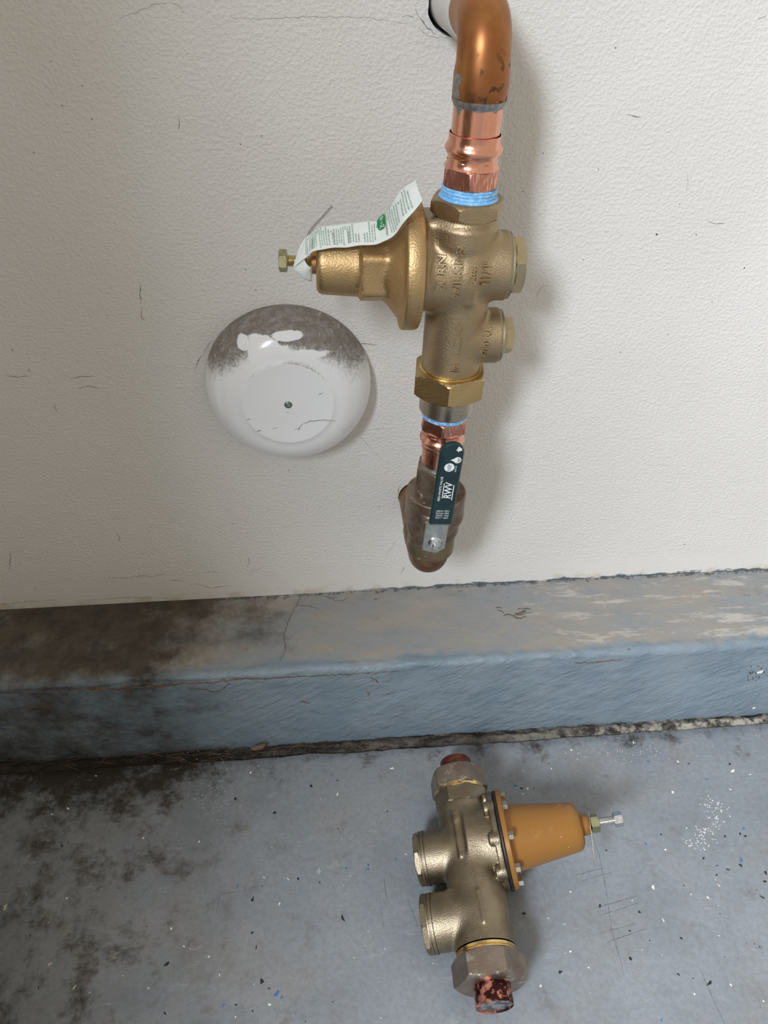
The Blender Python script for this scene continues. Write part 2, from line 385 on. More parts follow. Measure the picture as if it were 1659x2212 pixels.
# --- signed-distance solids, meshed with surface nets, for the cast bodies
def smin(a, b, k):
    h = np.clip(.5+.5*(b-a)/k, 0, 1); return b*(1-h)+a*h-k*h*(1-h)
def sd_cyl(p, axis, c, r, t0, t1, rnd=1.5):
    i = 'xyz'.index(axis); o = [j for j in range(3) if j != i]
    d = np.sqrt((p[o[0]]-c[o[0]])**2+(p[o[1]]-c[o[1]])**2)-r+rnd
    e = np.abs(p[i]-(t0+t1)/2)-(abs(t1-t0)/2-rnd)
    return np.minimum(np.maximum(d, e), 0)+np.sqrt(np.maximum(d,0)**2+np.maximum(e,0)**2)-rnd
def sd_cap(p, a, b, r):
    a = np.asarray(a, float); b = np.asarray(b, float); ba = b-a
    pa = [p[i]-a[i] for i in range(3)]
    h = np.clip(sum(pa[i]*ba[i] for i in range(3))/(ba@ba), 0, 1)
    return np.sqrt(sum((pa[i]-ba[i]*h)**2 for i in range(3)))-r
def sd_box(p, c, s, rnd=2):
    q = [np.abs(p[i]-c[i])-(s[i]/2-rnd) for i in range(3)]
    return np.minimum(np.maximum(q[0], np.maximum(q[1], q[2])), 0)+np.sqrt(sum(np.maximum(w,0)**2 for w in q))-rnd
class Solid:
    def __init__(s, lo, hi, h, fn):
        s.lo = np.array(lo, float); s.h = h
        ax = [np.arange(lo[i], hi[i]+h, h, dtype=np.float32) for i in range(3)]
        s.ax = ax; p = np.meshgrid(*ax, indexing='ij', sparse=True); s.F = np.asarray(fn(p), np.float32)
    def mesh(s):
        F = s.F; S = F < 0; n = np.array(F.shape)
        off = [(i,j,k) for i in (0,1) for j in (0,1) for k in (0,1)]
        cnt = sum(S[o[0]:n[0]-1+o[0], o[1]:n[1]-1+o[1], o[2]:n[2]-1+o[2]].astype(np.int8) for o in off)
        I = np.argwhere((cnt > 0) & (cnt < 8)); idx = np.full(n-1, -1, np.int64); idx[tuple(I.T)] = np.arange(len(I))
        pos = np.zeros((len(I),3)); num = np.zeros(len(I))
        for a in off:
            for d in range(3):
                if a[d]: continue
                b = list(a); b[d] = 1
                fa = F[I[:,0]+a[0], I[:,1]+a[1], I[:,2]+a[2]]; fb = F[I[:,0]+b[0], I[:,1]+b[1], I[:,2]+b[2]]
                m = (fa < 0) != (fb < 0); t = np.where(m, fa/np.where(m, fa-fb, 1), 0)
                q = I+np.array(a, float); q[:,d] += t
                pos[m] += q[m]; num[m] += 1
        v = pos/num[:,None]*s.h+s.lo
        quads = []
        for d in range(3):
            e1, e2 = (d+1)%3, (d+2)%3
            sl0 = [slice(None)]*3; sl1 = [slice(None)]*3; sl0[d] = slice(0,-1); sl1[d] = slice(1,None)
            A, B = S[tuple(sl0)], S[tuple(sl1)]
            E = np.argwhere(A != B)
            ok = (E[:,e1] >= 1) & (E[:,e2] >= 1) & (E[:,e1] < n[e1]-1) & (E[:,e2] < n[e2]-1); E = E[ok]
            ins = A[tuple(E.T)]
            def cell(u, w):
                q = E.copy(); q[:,e1] += u; q[:,e2] += w; return idx[tuple(q.T)]
            q = np.stack([cell(-1,-1), cell(0,-1), cell(0,0), cell(-1,0)], -1)
            q[~ins] = q[~ins][:, ::-1]; quads.append(q)
        return v, np.vstack(quads)
    def front(s, axis, sign, a, b):
        """first surface met from the given side, at the two other coordinates (bilinear look-up)"""
        if not hasattr(s, '_h'): s._h = {}
        key = (axis, sign)
        if key not in s._h:
            F = np.moveaxis(s.F, axis, 2); ax = s.ax[axis]
            if sign > 0: F = F[:,:,::-1]; ax = ax[::-1]
            S = F < 0; k = np.argmax(S, 2); hit = S.any(2); k = np.maximum(k, 1)
            i, j = np.indices(k.shape); f1 = F[i,j,k]; f0 = F[i,j,k-1]
            t = f0/(f0-f1+1e-9); H = ax[k-1]+(ax[k]-ax[k-1])*t; H[~hit] = 0
            s._h[key] = H
        H = s._h[key]; o = [q for q in range(3) if q != axis]
        u = (np.asarray(a)-s.lo[o[0]])/s.h; w = (np.asarray(b)-s.lo[o[1]])/s.h
        i = np.clip(u.astype(int), 0, H.shape[0]-2); j = np.clip(w.astype(int), 0, H.shape[1]-2); fu, fw = u-i, w-j
        return H[i,j]*(1-fu)*(1-fw)+H[i+1,j]*fu*(1-fw)+H[i,j+1]*(1-fu)*fw+H[i+1,j+1]*fu*fw
def text2d(s, size, depth=0., bold=0., shear=0.):
    """lettering as a flat (or extruded) mesh, centred on the origin"""
    cu = bpy.data.curves.new('t', 'FONT'); cu.body = s; cu.size = size; cu.align_x = 'CENTER'; cu.align_y = 'CENTER'
    cu.resolution_u = 3; cu.extrude = depth; cu.offset = bold; cu.shear = shear
    ob = bpy.data.objects.new('t', cu); col.objects.link(ob)
    dg = bpy.context.evaluated_depsgraph_get(); me = bpy.data.meshes.new_from_object(ob.evaluated_get(dg))
    v = np.array([q.co[:] for q in me.vertices]); f = [tuple(q.vertices) for q in me.polygons]
    bpy.data.objects.remove(ob); bpy.data.curves.remove(cu); bpy.data.meshes.remove(me)
    if len(v):
        v[:,0] -= (v[:,0].max()+v[:,0].min())/2; v[:,1] -= (v[:,1].max()+v[:,1].min())/2
    return v, f
def fit(vf, length, height):
    v, f = vf; v = v.copy(); v[:,0] *= length/(v[:,0].max()-v[:,0].min()); v[:,1] *= height/(v[:,1].max()-v[:,1].min())
    return v, f
# value noise for real relief
def vnoise(x, y, seed=0):
    xi, yi = np.floor(x).astype(np.int64), np.floor(y).astype(np.int64); fx, fy = x-xi, y-yi
    fx = fx*fx*(3-2*fx); fy = fy*fy*(3-2*fy)
    def h(a, b):
        n = (a*374761393 + b*668265263 + seed*1442695041) & 0xffffffff
        n = ((n ^ (n >> 13))*1274126177) & 0xffffffff
        return ((n ^ (n >> 16)) & 0xffff)/65535.-.5
    return (h(xi,yi)*(1-fx)+h(xi+1,yi)*fx)*(1-fy)+(h(xi,yi+1)*(1-fx)+h(xi+1,yi+1)*fx)*fy
def fbm(x, y, seed=0, o=4):
    return sum(vnoise(x*2**k, y*2**k, seed+k)/2**k for k in range(o))
def struct(o, label):
    o['kind'] = 'structure'; o['label'] = label; return o

# ------------------------------------------------------------------ the setting
HOLES = [(107.5, 774, 22.6), (88, 291, 20.6)]
def wall_mesh():
    bm = bmesh.new(); ed = []
    def loop(pts):
        vs = [bm.verts.new(q) for q in pts]; return vs, [bm.edges.new((vs[i], vs[(i+1)%len(vs)])) for i in range(len(vs))]
    _, e = loop([(-480,0,-20),(1500,0,-20),(1500,0,2200),(-480,0,2200)]); ed += e
    rings = []
    for i, (hx, hz, r) in enumerate(HOLES):
        pts = []
        for k in range(56):
            a = 2*PI*k/56; rr = r + (1.6 if i == 0 else .4)*float(fbm(np.array(k*.35), np.array(i*9.), 5)) + (1.6*max(0, math.cos(a-3.9))**2 if i == 0 else 0.)
            pts.append((hx+rr*math.cos(a), 0, hz+rr*math.sin(a)))
        vs, e = loop(pts); ed += e; rings.append(e)
    bmesh.ops.triangle_fill(bm, edges=ed, use_beauty=True)
    for e in rings:
        r = bmesh.ops.extrude_edge_only(bm, edges=e)
        for q in r['geom']:
            if isinstance(q, bmesh.types.BMVert): q.co.y += 16
    bmesh.ops.recalc_face_normals(bm, faces=bm.faces[:]); bm.verts.index_update()
    v = [q.co[:] for q in bm.verts]; f = [tuple(w.index for w in q.verts) for q in bm.faces]; bm.free(); return v, f
v, f = wall_mesh()
wall = struct(new_obj('wall_back', v, f, M['wall'], smooth=False), 'off-white textured garage wall with scuffs and hairline cracks')
for hx, hz, r in HOLES:
    a = np.arange(24)*2*PI/24
    vv = np.vstack([[hx,15.8,hz], np.stack([hx+(r+5)*np.cos(a), 0*a+15.8, hz+(r+5)*np.sin(a)],-1)])
    o = new_obj('pipe_hole_recess', vv, [(0,1+(k+1)%24,1+k) for k in range(24)], M['dark'], wall, smooth=False)
    o['label'] = 'dark gap behind the pipe hole'
def ribbon(pts, w, frame, jag=.35, step=2.2):
    """thin irregular line on a surface; frame maps (u, v, height) arrays to 3D"""
    P = np.asarray(pts, float); L = np.r_[0, np.cumsum(np.linalg.norm(np.diff(P,axis=0),axis=1))]
    n = max(3, int(L[-1]/step)); s = np.linspace(0, L[-1], n)
    q = np.stack([np.interp(s, L, P[:,0]), np.interp(s, L, P[:,1])], -1) + RNG.normal(0, jag, (n,2))
    t = np.gradient(q, axis=0); t /= np.linalg.norm(t,axis=1)[:,None]+1e-9; nn = np.stack([-t[:,1], t[:,0]], -1)
    ww = w*(.35+.65*np.sin(np.linspace(.15, PI-.15, n)))*RNG.uniform(.5, 1.2, n)/2
    a, b = q+nn*ww[:,None], q-nn*ww[:,None]
    v = np.vstack([frame(a[:,0],a[:,1],0), frame(q[:,0],q[:,1],.18), frame(b[:,0],b[:,1],0)])
    f = [(i,i+1,n+i+1,n+i) for i in range(n-1)]+[(n+i,n+i+1,2*n+i+1,2*n+i) for i in range(n-1)]
    return v, f
onwall = lambda u, v, h: np.stack([u, 0*u-.05-h, v], -1)
onfloor = lambda u, v, h: np.stack([u, v, 0*u+.05+h], -1)
WS = "-65,765 -44,764 -16,765 11,765 40,764 68,760;-116,698 -116,694 -118,688;-175,559 -178,541 -179,539;-177,536 -181,526 -178,522;-285,435 -287,431 -286,424;-324,469 -314,466 -302,467;-263,462 -251,464 -240,464;-257,451 -247,453 -237,450;-292,184 -279,185 -269,182 -248,186 -238,183 -220,187;-215,174 -208,175 -200,171;-194,163 -188,168 -180,165 -170,158 -159,159 -141,161;-172,186 -164,187 -154,184;-430,148 -395,151 -361,151;-328,147 -282,149 -236,146 -211,140;-140,468 -133,479 -127,485;-127,487 -122,494 -119,498;20,382 35,387 58,387;23,380 35,364 50,344;68,290 67,297 68,305 71,310;60,314 74,315 82,314;52,197 59,211 66,224;73,166 75,174 76,179;23,490 37,489 43,487;199,533 203,543 207,545;321,644 323,636 324,630;255,693 259,692 268,691;358,321 371,322 385,320;351,601 360,599 368,600;347,760 349,761 354,763;-122,179 -104,187 -98,191;-391,236 -395,222 -401,207;-264,243 -261,250 -263,257;-149,765 -132,770 -122,774 -111,775;-108,775 -103,773 -100,769;75,769 77,764 85,757 90,752;77,757 87,751 98,750 103,751;74,764 68,765 65,764;-300,475 -300,473 -299,471;-116,206 -115,198 -119,193;111,338 116,283 119,276"
WFAINT = {32, 33, 0, 16, 17, 19, 23, 24, 26, 29, 35, 39, 20}
for i, s in enumerate(WS.split(';')):
    pts = [tuple(map(float, q.split(','))) for q in s.split()]
    faint = i in WFAINT
    o = new_obj('hairline_crack' if faint else 'scuff', *ribbon(pts, .7 if faint else .85, onwall), M['crack_faint' if faint else 'crack'], wall, smooth=False)
def blot(cx, cy, r, frame, h, n=7, squash=1.):
    a = np.sort(RNG.uniform(0, 2*PI, n)); rr = r*RNG.uniform(.55, 1.1, n); th = RNG.uniform(0, PI); x = rr*np.cos(a)*squash; y = rr*np.sin(a)
    u, w = cx+x*math.cos(th)-y*math.sin(th), cy+x*math.sin(th)+y*math.cos(th)
    uc = cx+(u-cx)*.8; wc = cy+(w-cy)*.8
    v = np.vstack([frame(u, w, 0), frame(uc, wc, h)])
    f = [(i,(i+1)%n,n+(i+1)%n,n+i) for i in range(n)]+[tuple(range(n,2*n))]
    return v, f
WP = "-238,673,1.1 -185,697,1.1 -206,707,1.1 -206,738,1.1 -187,721,1.1 305,591,2.2 378,522,1.7 400,556,1.7 236,742,1.1 435,192,1.7 239,650,1.1 -70,549,1.1 -77,569,1.1 -51,682,1.1 -69,676,1.1 -56,337,1.3 -33,338,1.1 -18,490,1.3 239,569,1.1 256,595,1.1 343,590,1.1 320,618,1.1 295,470,1.1 -309,496,1.1 -260,250,1.7 -380,173,1.1 -84,151,1.1 45,277,1.1 186,396,1.1 -386,217,1.1 -331,202,1.1 -226,255,1.1 -128,263,1.1 341,488,1.1 174,633,1.1 188,664,1.1 220,191,1.1 -22,211,1.1"
for s in WP.split():
    x, z, r = map(float, s.split(','))
    new_obj('speck', *blot(x, z, r*.62, onwall, .25), M['speck'], wall, smooth=False)

# curb along the wall foot
def curb_mesh():
    xs = np.arange(-480, 900, 2.0)
    t = [(2, 139)]
    t += [(y, 139-(abs(y)/122)*1.0) for y in np.arange(-1.5, -114, -2.2)]
    for a in np.linspace(0, PI/2, 9): t.append((-114.5-8.5*math.sin(a), 129.6+8.5*math.cos(a)))
    t += [(-123-(1-z/129.)*1.0, z) for z in np.arange(127.5, -14, -2.2)]
    t = np.array(t); ny = len(t)
    d = np.gradient(t, axis=0); nrm = np.stack([d[:,1], -d[:,0]], -1); nrm /= np.linalg.norm(nrm,axis=1)[:,None]; nrm = -nrm if nrm[3,1] < 0 else nrm
    s = np.r_[0, np.cumsum(np.linalg.norm(np.diff(t,axis=0),axis=1))]
    XX, SS = np.meshgrid(xs, s, indexing='ij')
    big = 3.2*fbm(XX/150, SS/90, 3, 3)
    edge = np.exp(-((SS-122)/13)**2)
    mid = .9*fbm(XX/16, SS/11, 11, 3)*(.4+1.6*edge) + 1.5*edge*fbm(XX/34, SS/20, 21, 3)
    # rough broken lip just under the rounded edge, deeper towards the left
    lip = np.exp(-((SS-(129+5*fbm(XX/60, XX*0, 31, 3)))/2.2)**2)*np.clip((60-XX)/260, 0, 1)*-1.6
    D = big*.7+mid+lip; D[:, :2] *= .2
    V = np.stack([XX, t[None,:,0]+D*nrm[None,:,0], t[None,:,1]+D*nrm[None,:,1]], -1).reshape(-1,3)
    nx = len(xs); i, j = np.meshgrid(np.arange(nx-1), np.arange(ny-1), indexing='ij'); a = (i*ny+j).ravel()
    return V, np.stack([a, a+1, a+ny+1, a+ny], -1)
cv, cf = curb_mesh()
curb = struct(new_obj('baseboard_back', cv, cf, M['curb'], sharp=0), 'blue-grey painted concrete curb running along the foot of the wall')
CX = np.arange(-480, 900, 2.0); CV = cv.reshape(len(CX), -1, 3)
def on_face(u, w, h):
    """curb front: u along, w height"""
    out = []
    for a, b in zip(np.atleast_1d(u), np.atleast_1d(w)):
        r = CV[int(np.clip(round((a+480)/2), 0, len(CX)-1))]; r = r[len(r)//2-8:]; k = np.argsort(r[:,2])
        out.append((a, np.interp(b, r[k,2], r[k,1])-.3-h, b))
    return np.array(out)
def on_ledge(u, w, h):
    """curb top: u along, w distance from the wall (negative)"""
    out = []
    for a, b in zip(np.atleast_1d(u), np.atleast_1d(w)):
        r = CV[int(np.clip(round((a+480)/2), 0, len(CX)-1))]; r = r[:len(r)//2-6]; k = np.argsort(r[:,1])
        out.append((a, b, np.interp(b, r[k,1], r[k,2])+.3+h))
    return np.array(out)
for pts in ([(-400,128),(-330,127),(-262,125.5),(-215,128.5),(-170,126.5),(-128,129),(-60,127),(10,127),(60,126.5)], [(-190,121),(-168,115),(-160,108),(-150,112),(-140,122)], [(-395,100),(-375,102),(-350,101)], [(270,123),(290,121),(330,123)], [(25,118),(32,112),(35,108)], [(-300,126),(-262,124),(-240,127)], [(-250,128),(-215,125),(-190,128)], [(-60,80),(-52,76),(-48,74)], [(20,92),(24,86),(22,82)]):
    new_obj('crack', *ribbon(pts, 2.2, on_face, .5), M['twig'], curb, smooth=False)
for k in range(16):
    x0 = RNG.normal(212, 14); y0 = RNG.normal(-52, 6); L = RNG.uniform(6, 18)
    new_obj('scuff', *ribbon([(x0, y0), (x0+L*.6, y0+RNG.normal(0, 1.5)), (x0+L, y0+RNG.normal(0, 2))], RNG.uniform(.8, 2.0), on_ledge, .4), M['scuff_brown'], curb, smooth=False)
for pts in ([(-56,-2),(-62,-20),(-70,-42),(-76,-66),(-74,-92),(-80,-110)], [(-62,-18),(-45,-22),(-34,-28)], [(-20,-6),(-14,-14),(-4,-16),(4,-10)], [(-28,-4),(-20,-10),(-8,-8)]):
    new_obj('crack', *ribbon(pts, .7, on_ledge, .6), M['scuff_brown'], curb, smooth=False)
def curb_chip(name, x, z, r, m): new_obj(name, *blot(x, z, r, on_face, .7, 8), M[m], curb, smooth=False)
curb_chip('paint_chip', 513, 84, 4.6, 'flake_w'); curb_chip('paint_chip', 528, 9, 2.6, 'flake_w')
for k in range(40): curb_chip('dark_speck', RNG.normal(512, 11), RNG.normal(80, 9), RNG.uniform(.4, 1.3), 'speck')
# dirty filler in the joint between curb and floor
xs = np.arange(-480, 900, 1.6); ys = np.arange(-152, -121, 1.3)
XX, YY = np.meshgrid(xs, ys, indexing='ij')
ridge = np.exp(-((YY+135+2*fbm(XX/70, XX*0, 2, 2))/8)**2)
ZZ = -8 + 8*ridge*np.clip(.6+XX/700, .3, 1.1) + 3.2*fbm(XX/9, YY/6, 8, 4) + 2.4*fbm(XX/40, YY/8, 18, 3)
ny = len(ys); i, j = np.meshgrid(np.arange(len(xs)-1), np.arange(ny-1), indexing='ij'); a = (i*ny+j).ravel()
joint = struct(new_obj('trim_1', np.stack([XX,YY,ZZ],-1).reshape(-1,3), np.stack([a,a+ny,a+ny+1,a+1],-1), M['joint'], sharp=0), 'dirty crumbling filler in the joint between curb and floor')
# floor slab with a broken edge at the joint
xs = np.arange(-480, 900, 3.0)
e = -145 - 2.0*fbm(xs/55, xs*0, 40, 3) - 1.3*fbm(xs/9, xs*0, 44, 3) + 3*np.clip((xs-150)/500, 0, 1)
rows = [np.stack([xs, e+1.0, 0*xs-12], -1), np.stack([xs, e+.4, 0*xs-1.6], -1), np.stack([xs, e-1.2, 0*xs-.2], -1), np.stack([xs, 0*xs-158, 0*xs], -1), np.stack([xs, 0*xs-400, 0*xs], -1), np.stack([xs, 0*xs-3600, 0*xs], -1)]
n = len(xs); f = [(k*n+i, (k+1)*n+i, (k+1)*n+i+1, k*n+i+1) for k in range(len(rows)-1) for i in range(n-1)]
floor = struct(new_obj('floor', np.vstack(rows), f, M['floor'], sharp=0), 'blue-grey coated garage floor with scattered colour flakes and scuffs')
FL = "w-315,-156,3.4 w-339,-197,4.9 w-356,-203,3.3 w-244,-240,3.2 w-180,-249,4.2 w-243,-285,3.1 w-78,-299,4.1 w-86,-325,4.0 w-199,-342,3.9 w-183,-360,2.9 w-156,-372,2.8 w-144,-390,2.8 w-213,-396,2.8 w-20,-202,4.4 w48,-172,5.2 w55,-281,3.1 w-108,-401,2.8 w-92,-420,4.1 w-125,-428,2.7 w-315,-302,3.0 w-126,-165,3.4 g-103,-295,6.1 g-43,-292,7.2 t-378,-307,6.9 t-316,-367,5.2 t-286,-390,6.9 t-271,-396,3.7 k-52,-189,4.5 k-20,-184,3.4 k-95,-220,4.9 k-142,-199,4.4 k-334,-242,4.7 k-300,-202,3.3 k-21,-245,3.2 k38,-228,3.3 k12,-289,3.1 k-66,-299,4.1 k-43,-306,4.1 k-115,-318,6.0 k-18,-344,6.9 k-113,-352,3.9 k-344,-338,3.9 k-199,-377,7.5 k-108,-366,4.3 k-101,-398,6.9 k-94,-406,3.2 k-194,-420,3.6 k-109,-424,2.7 k-125,-417,2.7 k-322,-388,2.8 k-364,-242,3.2 k-328,-239,3.2 k-104,-305,3.0 k-57,-437,2.7 b-132,-302,5.1 b-13,-291,4.1 b11,-295,5.1 b43,-285,3.6 b-86,-411,6.4 b-81,-414,4.1 b-137,-417,3.2 w358,-158,4.1 w276,-163,3.5 w338,-168,3.5 w404,-189,3.5 w244,-187,3.4 w209,-211,5.0 w203,-218,3.9 w467,-207,7.4 w486,-213,3.4 w454,-231,4.5 w383,-229,4.5 w229,-335,3.5 w322,-337,6.6 w293,-349,3.0 w358,-347,3.0 w376,-352,3.0 w319,-371,3.9 w306,-404,2.8 w214,-394,2.9 w176,-423,3.2 w326,-441,3.7 w365,-436,3.2 w391,-452,3.2 w228,-410,2.8 w349,-297,3.1 w372,-391,2.9 g209,-187,5.7 g342,-297,4.2 g199,-360,4.4 g214,-367,3.9 t392,-340,5.1 k416,-193,3.5 k467,-197,4.6 k202,-211,4.5 k351,-279,3.7 k441,-285,3.7 k446,-288,3.7 k410,-324,4.6 k426,-321,4.1 k395,-329,3.1 k388,-310,3.1 k450,-331,4.1 k445,-340,4.1 k434,-356,5.5 k354,-337,3.5 k174,-354,4.9 k297,-361,3.5 k332,-390,3.4 k273,-405,4.3 k199,-412,5.1 k344,-434,8.8 k316,-423,3.7 k330,-428,2.8 k281,-379,2.9 k257,-352,4.0 k282,-293,3.1 k423,-287,3.7 k400,-319,3.6 k410,-404,2.9 b367,-186,4.6 b328,-290,5.3 b448,-280,4.3 b429,-315,6.2 b430,-215,4.5 b286,-461,3.6 b196,-206,4.5"
for s in FL.split():
    k = s[0]; x, y, d = map(float, s[1:].split(','))
    v, f = blot(x, y, d*.60, onfloor, .35, int(RNG.integers(5,8)), .72 if d < 7.3 else .5)
    new_obj('paint_flake', v, f, M['flake_'+k], floor, smooth=False)
specks = []
for k in range(150):
    t = RNG.uniform(0, 1); cx = 418-18*t+RNG.normal(0, 9)+14*math.sin(5*t); cy = -238-62*t+RNG.normal(0, 3)
    specks.append(blot(cx, cy, RNG.uniform(.5, 1.5), onfloor, .2, 5))
for k in range(60): specks.append(blot(RNG.normal(350, 40), RNG.normal(-172, 6), RNG.uniform(.4, 1.0), onfloor, .2, 5))
for k in range(120): specks.append(blot(RNG.normal(-170, 25), RNG.normal(-185, 30), RNG.uniform(.35, .8), onfloor, .2, 5))
o = new_obj('paint_speck', *join(*specks), M['flake_w'], floor, smooth=False); o['kind'] = 'stuff'; o['label'] = 'fine white paint specks sprinkled on the floor'
for pts in ([(271,-262),(272,-300),(268,-340),(262,-378)], [(240,-318),(275,-312)], [(243,-325),(280,-318)], [(245,-355),(300,-345)], [(252,-362),(300,-352)], [(245,-380),(290,-372)], [(255,-388),(300,-378)], [(262,-372),(262,-420)], [(340,-420),(345,-470)], [(28,-305),(30,-330)], [(22,-330),(24,-356)], [(52,-330),(60,-358)], [(-320,-258),(-328,-272),(-318,-280)], [(-290,-253),(-278,-262),(-282,-275)], [(-150,-310),(-128,-308)], [(-150,-312),(-152,-330)], [(440,-372),(452,-362),(470,-360)]):
    new_obj('scuff', *ribbon(pts, .8, onfloor, .15), M['floor_scuff'], floor, smooth=False)
# unseen dark boxes added just left of the view; they keep light off that side
left = struct(new_obj('light_block_left', *join(box((-470-100, -560, 80), (200, 840, 190), 0), box((-350-300, -830, 105), (600, 640, 240), 0), box((-470-290, -550, 640), (580, 400, 1310), 0)), M['left_block_brown'], smooth=False), 'dark brown boxes added beside the curb to block light, just out of view')
rear_block = struct(new_obj('light_block_rear', *box((-610-500, -1160, 1250), (1000, 120, 2530), 0), M['rear_block_paint'], smooth=False), 'tall grey block added unseen behind the photographer to keep daylight off the left side')  # unseen blocker added to shape the shadow edge across the wall

# crumbs and dry plant bits in the joint
crumbs = []
for k in range(420):
    x = RNG.uniform(-460, 560) if RNG.random() < .4 else RNG.normal(-180, 120); y = RNG.normal(-137, 5); r = RNG.uniform(.5, 2.0)
    if y > -126 or x < -455: continue
    z = (0.1 if y < -142 else -3.5)+r*.4
    p = RNG.normal(0, 1, (6,3)); p /= np.linalg.norm(p,axis=1)[:,None]
    o6 = np.array([(1,0,0),(-1,0,0),(0,1,0),(0,-1,0),(0,0,1),(0,0,-1.)])*RNG.uniform(.5,1.1,(6,1))*r
    crumbs.append((o6+(x,y,z), [(0,2,4),(2,1,4),(1,3,4),(3,0,4),(2,0,5),(1,2,5),(3,1,5),(0,3,5)]))
o = new_obj('dirt_crumbs', *join(*crumbs), M['joint'], smooth=False); o['kind'] = 'stuff'; o['label'] = 'dark dirt crumbs lying along the floor joint'; o['category'] = 'dirt'
tw = []
for k in range(46):
    x = RNG.normal(-190, 95); y = RNG.normal(-137, 5)
    if x < -440: continue
    L = RNG.uniform(8, 32); a = RNG.normal(0, .5); b = RNG.normal(0, .5); z = RNG.uniform(-2, 3)
    s = np.linspace(0, 1, 8); pa = np.stack([x+L*s*math.cos(a), y+L*s*math.sin(a)*.5-4*b*s*(1-s), np.maximum(z+10*s*(1-s)*RNG.uniform(.2,1.2), .5)], -1)
    pa[:,1] = np.minimum(pa[:,1], -127)
    tw.append(tube(pa, .28, 5))
o = new_obj('plant_debris', *join(*tw), M['twig'], sharp=0); o['kind'] = 'stuff'; o['label'] = 'dry brown plant fibres caught in the joint at the left'; o['category'] = 'debris'
for k, (x, y, r, ang) in enumerate(((-118,-133,11,.5), (-98,-136,6,2.2))):
    n = 10; a = np.arange(n)*2*PI/n; u = r*np.cos(a); w = r*.38*np.sin(a)
    vv = np.stack([x+u*math.cos(ang)-w*math.sin(ang), y+(u*math.sin(ang)+w*math.cos(ang))*.4, 3+.02*u**2+.12*r*np.cos(a)+3*np.sin(a)], -1)
    vv = np.vstack([vv, vv+(0,0,.5), [[x,y,2.5],[x,y,3.0]]])
    ff = [(i,(i+1)%n,2*n) for i in range(n)]+[(n+(i+1)%n,n+i,2*n+1) for i in range(n)]+[(i,n+i,n+(i+1)%n,(i+1)%n) for i in range(n)]
    o = new_obj('dry_leaf', vv, ff, M['twig'], sharp=0, base=(x,y,0)); o['label'] = ('larger' if k == 0 else 'smaller')+' curled brown dry leaf lying in the curb joint'; o['category'] = 'leaf'

# ------------------------------------------------------------------ the standing pipe run; local frame: x right, y into the wall, z up the leaning pipe
LEAN = math.radians(2.403); A0 = np.array([109.3, -105., 728.3])
EX = np.array([math.cos(LEAN), 0, -math.sin(LEAN)]); EZ = np.array([math.sin(LEAN), 0, math.cos(LEAN)])
def T(vf):
    v, f = vf; v = np.asarray(v, float); return A0 + v[:,0:1]*EX + v[:,1:2]*np.array([0,1.,0]) + v[:,2:3]*EZ, f
def TP(*p): return T((np.array([p], float), []))[0][0]

# upper copper elbow coming out of the wall
t = Thing('copper_elbow_pipe', 'brown lacquered copper elbow pipe bending out of the wall at the top', 'pipe', TP(0,0,-30))
zb, Rb = 20., 27.
zl = TP(0,0,zb); hy = np.array([HOLES[0][0]+1, 0, HOLES[0][1]])
path = [TP(0,0,z) for z in (0, .6, 8, 16, zb)]; rad = [18.6, 19.2, 19.3, 19.3, 18.9]
C0 = TP(0, Rb, zb)
for a in np.linspace(0, PI/2, 14)[1:]:
    path.append(TP(0, Rb*(1-math.cos(a)), zb+Rb*math.sin(a))); rad.append(18.4 if a < 1.5 else 18.6)
end = path[-1]; d = np.array([hy[0]-end[0], -end[1], 774-end[2]]); d /= np.linalg.norm(d)
path += [end+d*s for s in (6, 12, 18, 18.5)]; rad += [18.9, 19.3, 19.3, 18.8]
t.part('elbow', tube(path, rad, 64), 'copper_old', sharp=50)
st = end+d*17; L = (20-st[1])/d[1]
t.part('painted_stub', tube([st+d*s for s in np.linspace(0, L, 12)], [20.4]+[21.6]*11, 56), 'pipe_white', label='white painted pipe stub entering the wall', sharp=50)
t.part('solder_ring', T(rev([(17.6,1.2),(19.3,.9),(19.0,-1.2),(18.2,-2.6),(17.5,-4)], seg=96, rf=lambda th,tt,r: r, cap=False)), 'solder', label='grey solder ring')
def drip(th, tt, r): return r
dr = rev([(17.8,-2),(17.95,-6),(17.7,-11)], seg=96, cap=False)
v = dr[0]; th = np.arctan2(v[:,1], v[:,0]); k = np.where(v[:,2] < -5, 1, 0)
v[:,2] = np.where(v[:,2] < -8, -2.5-2.4*np.clip(np.sin(th*3+.4),0,1)-6*np.exp(-((th+2.62)/.16)**2)-3*np.exp(-((th+1.0)/.2)**2), np.where(v[:,2] < -4, -2.3-.5*np.clip(np.sin(th*3+.4),0,1)-2*np.exp(-((th+2.62)/.16)**2), v[:,2]))
v[:,:2] *= np.where(v[:,2] < -2.2, .992, 1.)[:,None]
t.part('solder_drip', T((v, dr[1])), 'solder', label='grey solder run below the elbow')
pv = rev([(17.45, 1.5), (17.45, -40)], seg=72); pv[0][:,2] -= 0
t.part('tube', T(pv), 'copper', label='bright copper tube')
sol = np.array([(-17.6,-8,7),(-12,-15,9)])
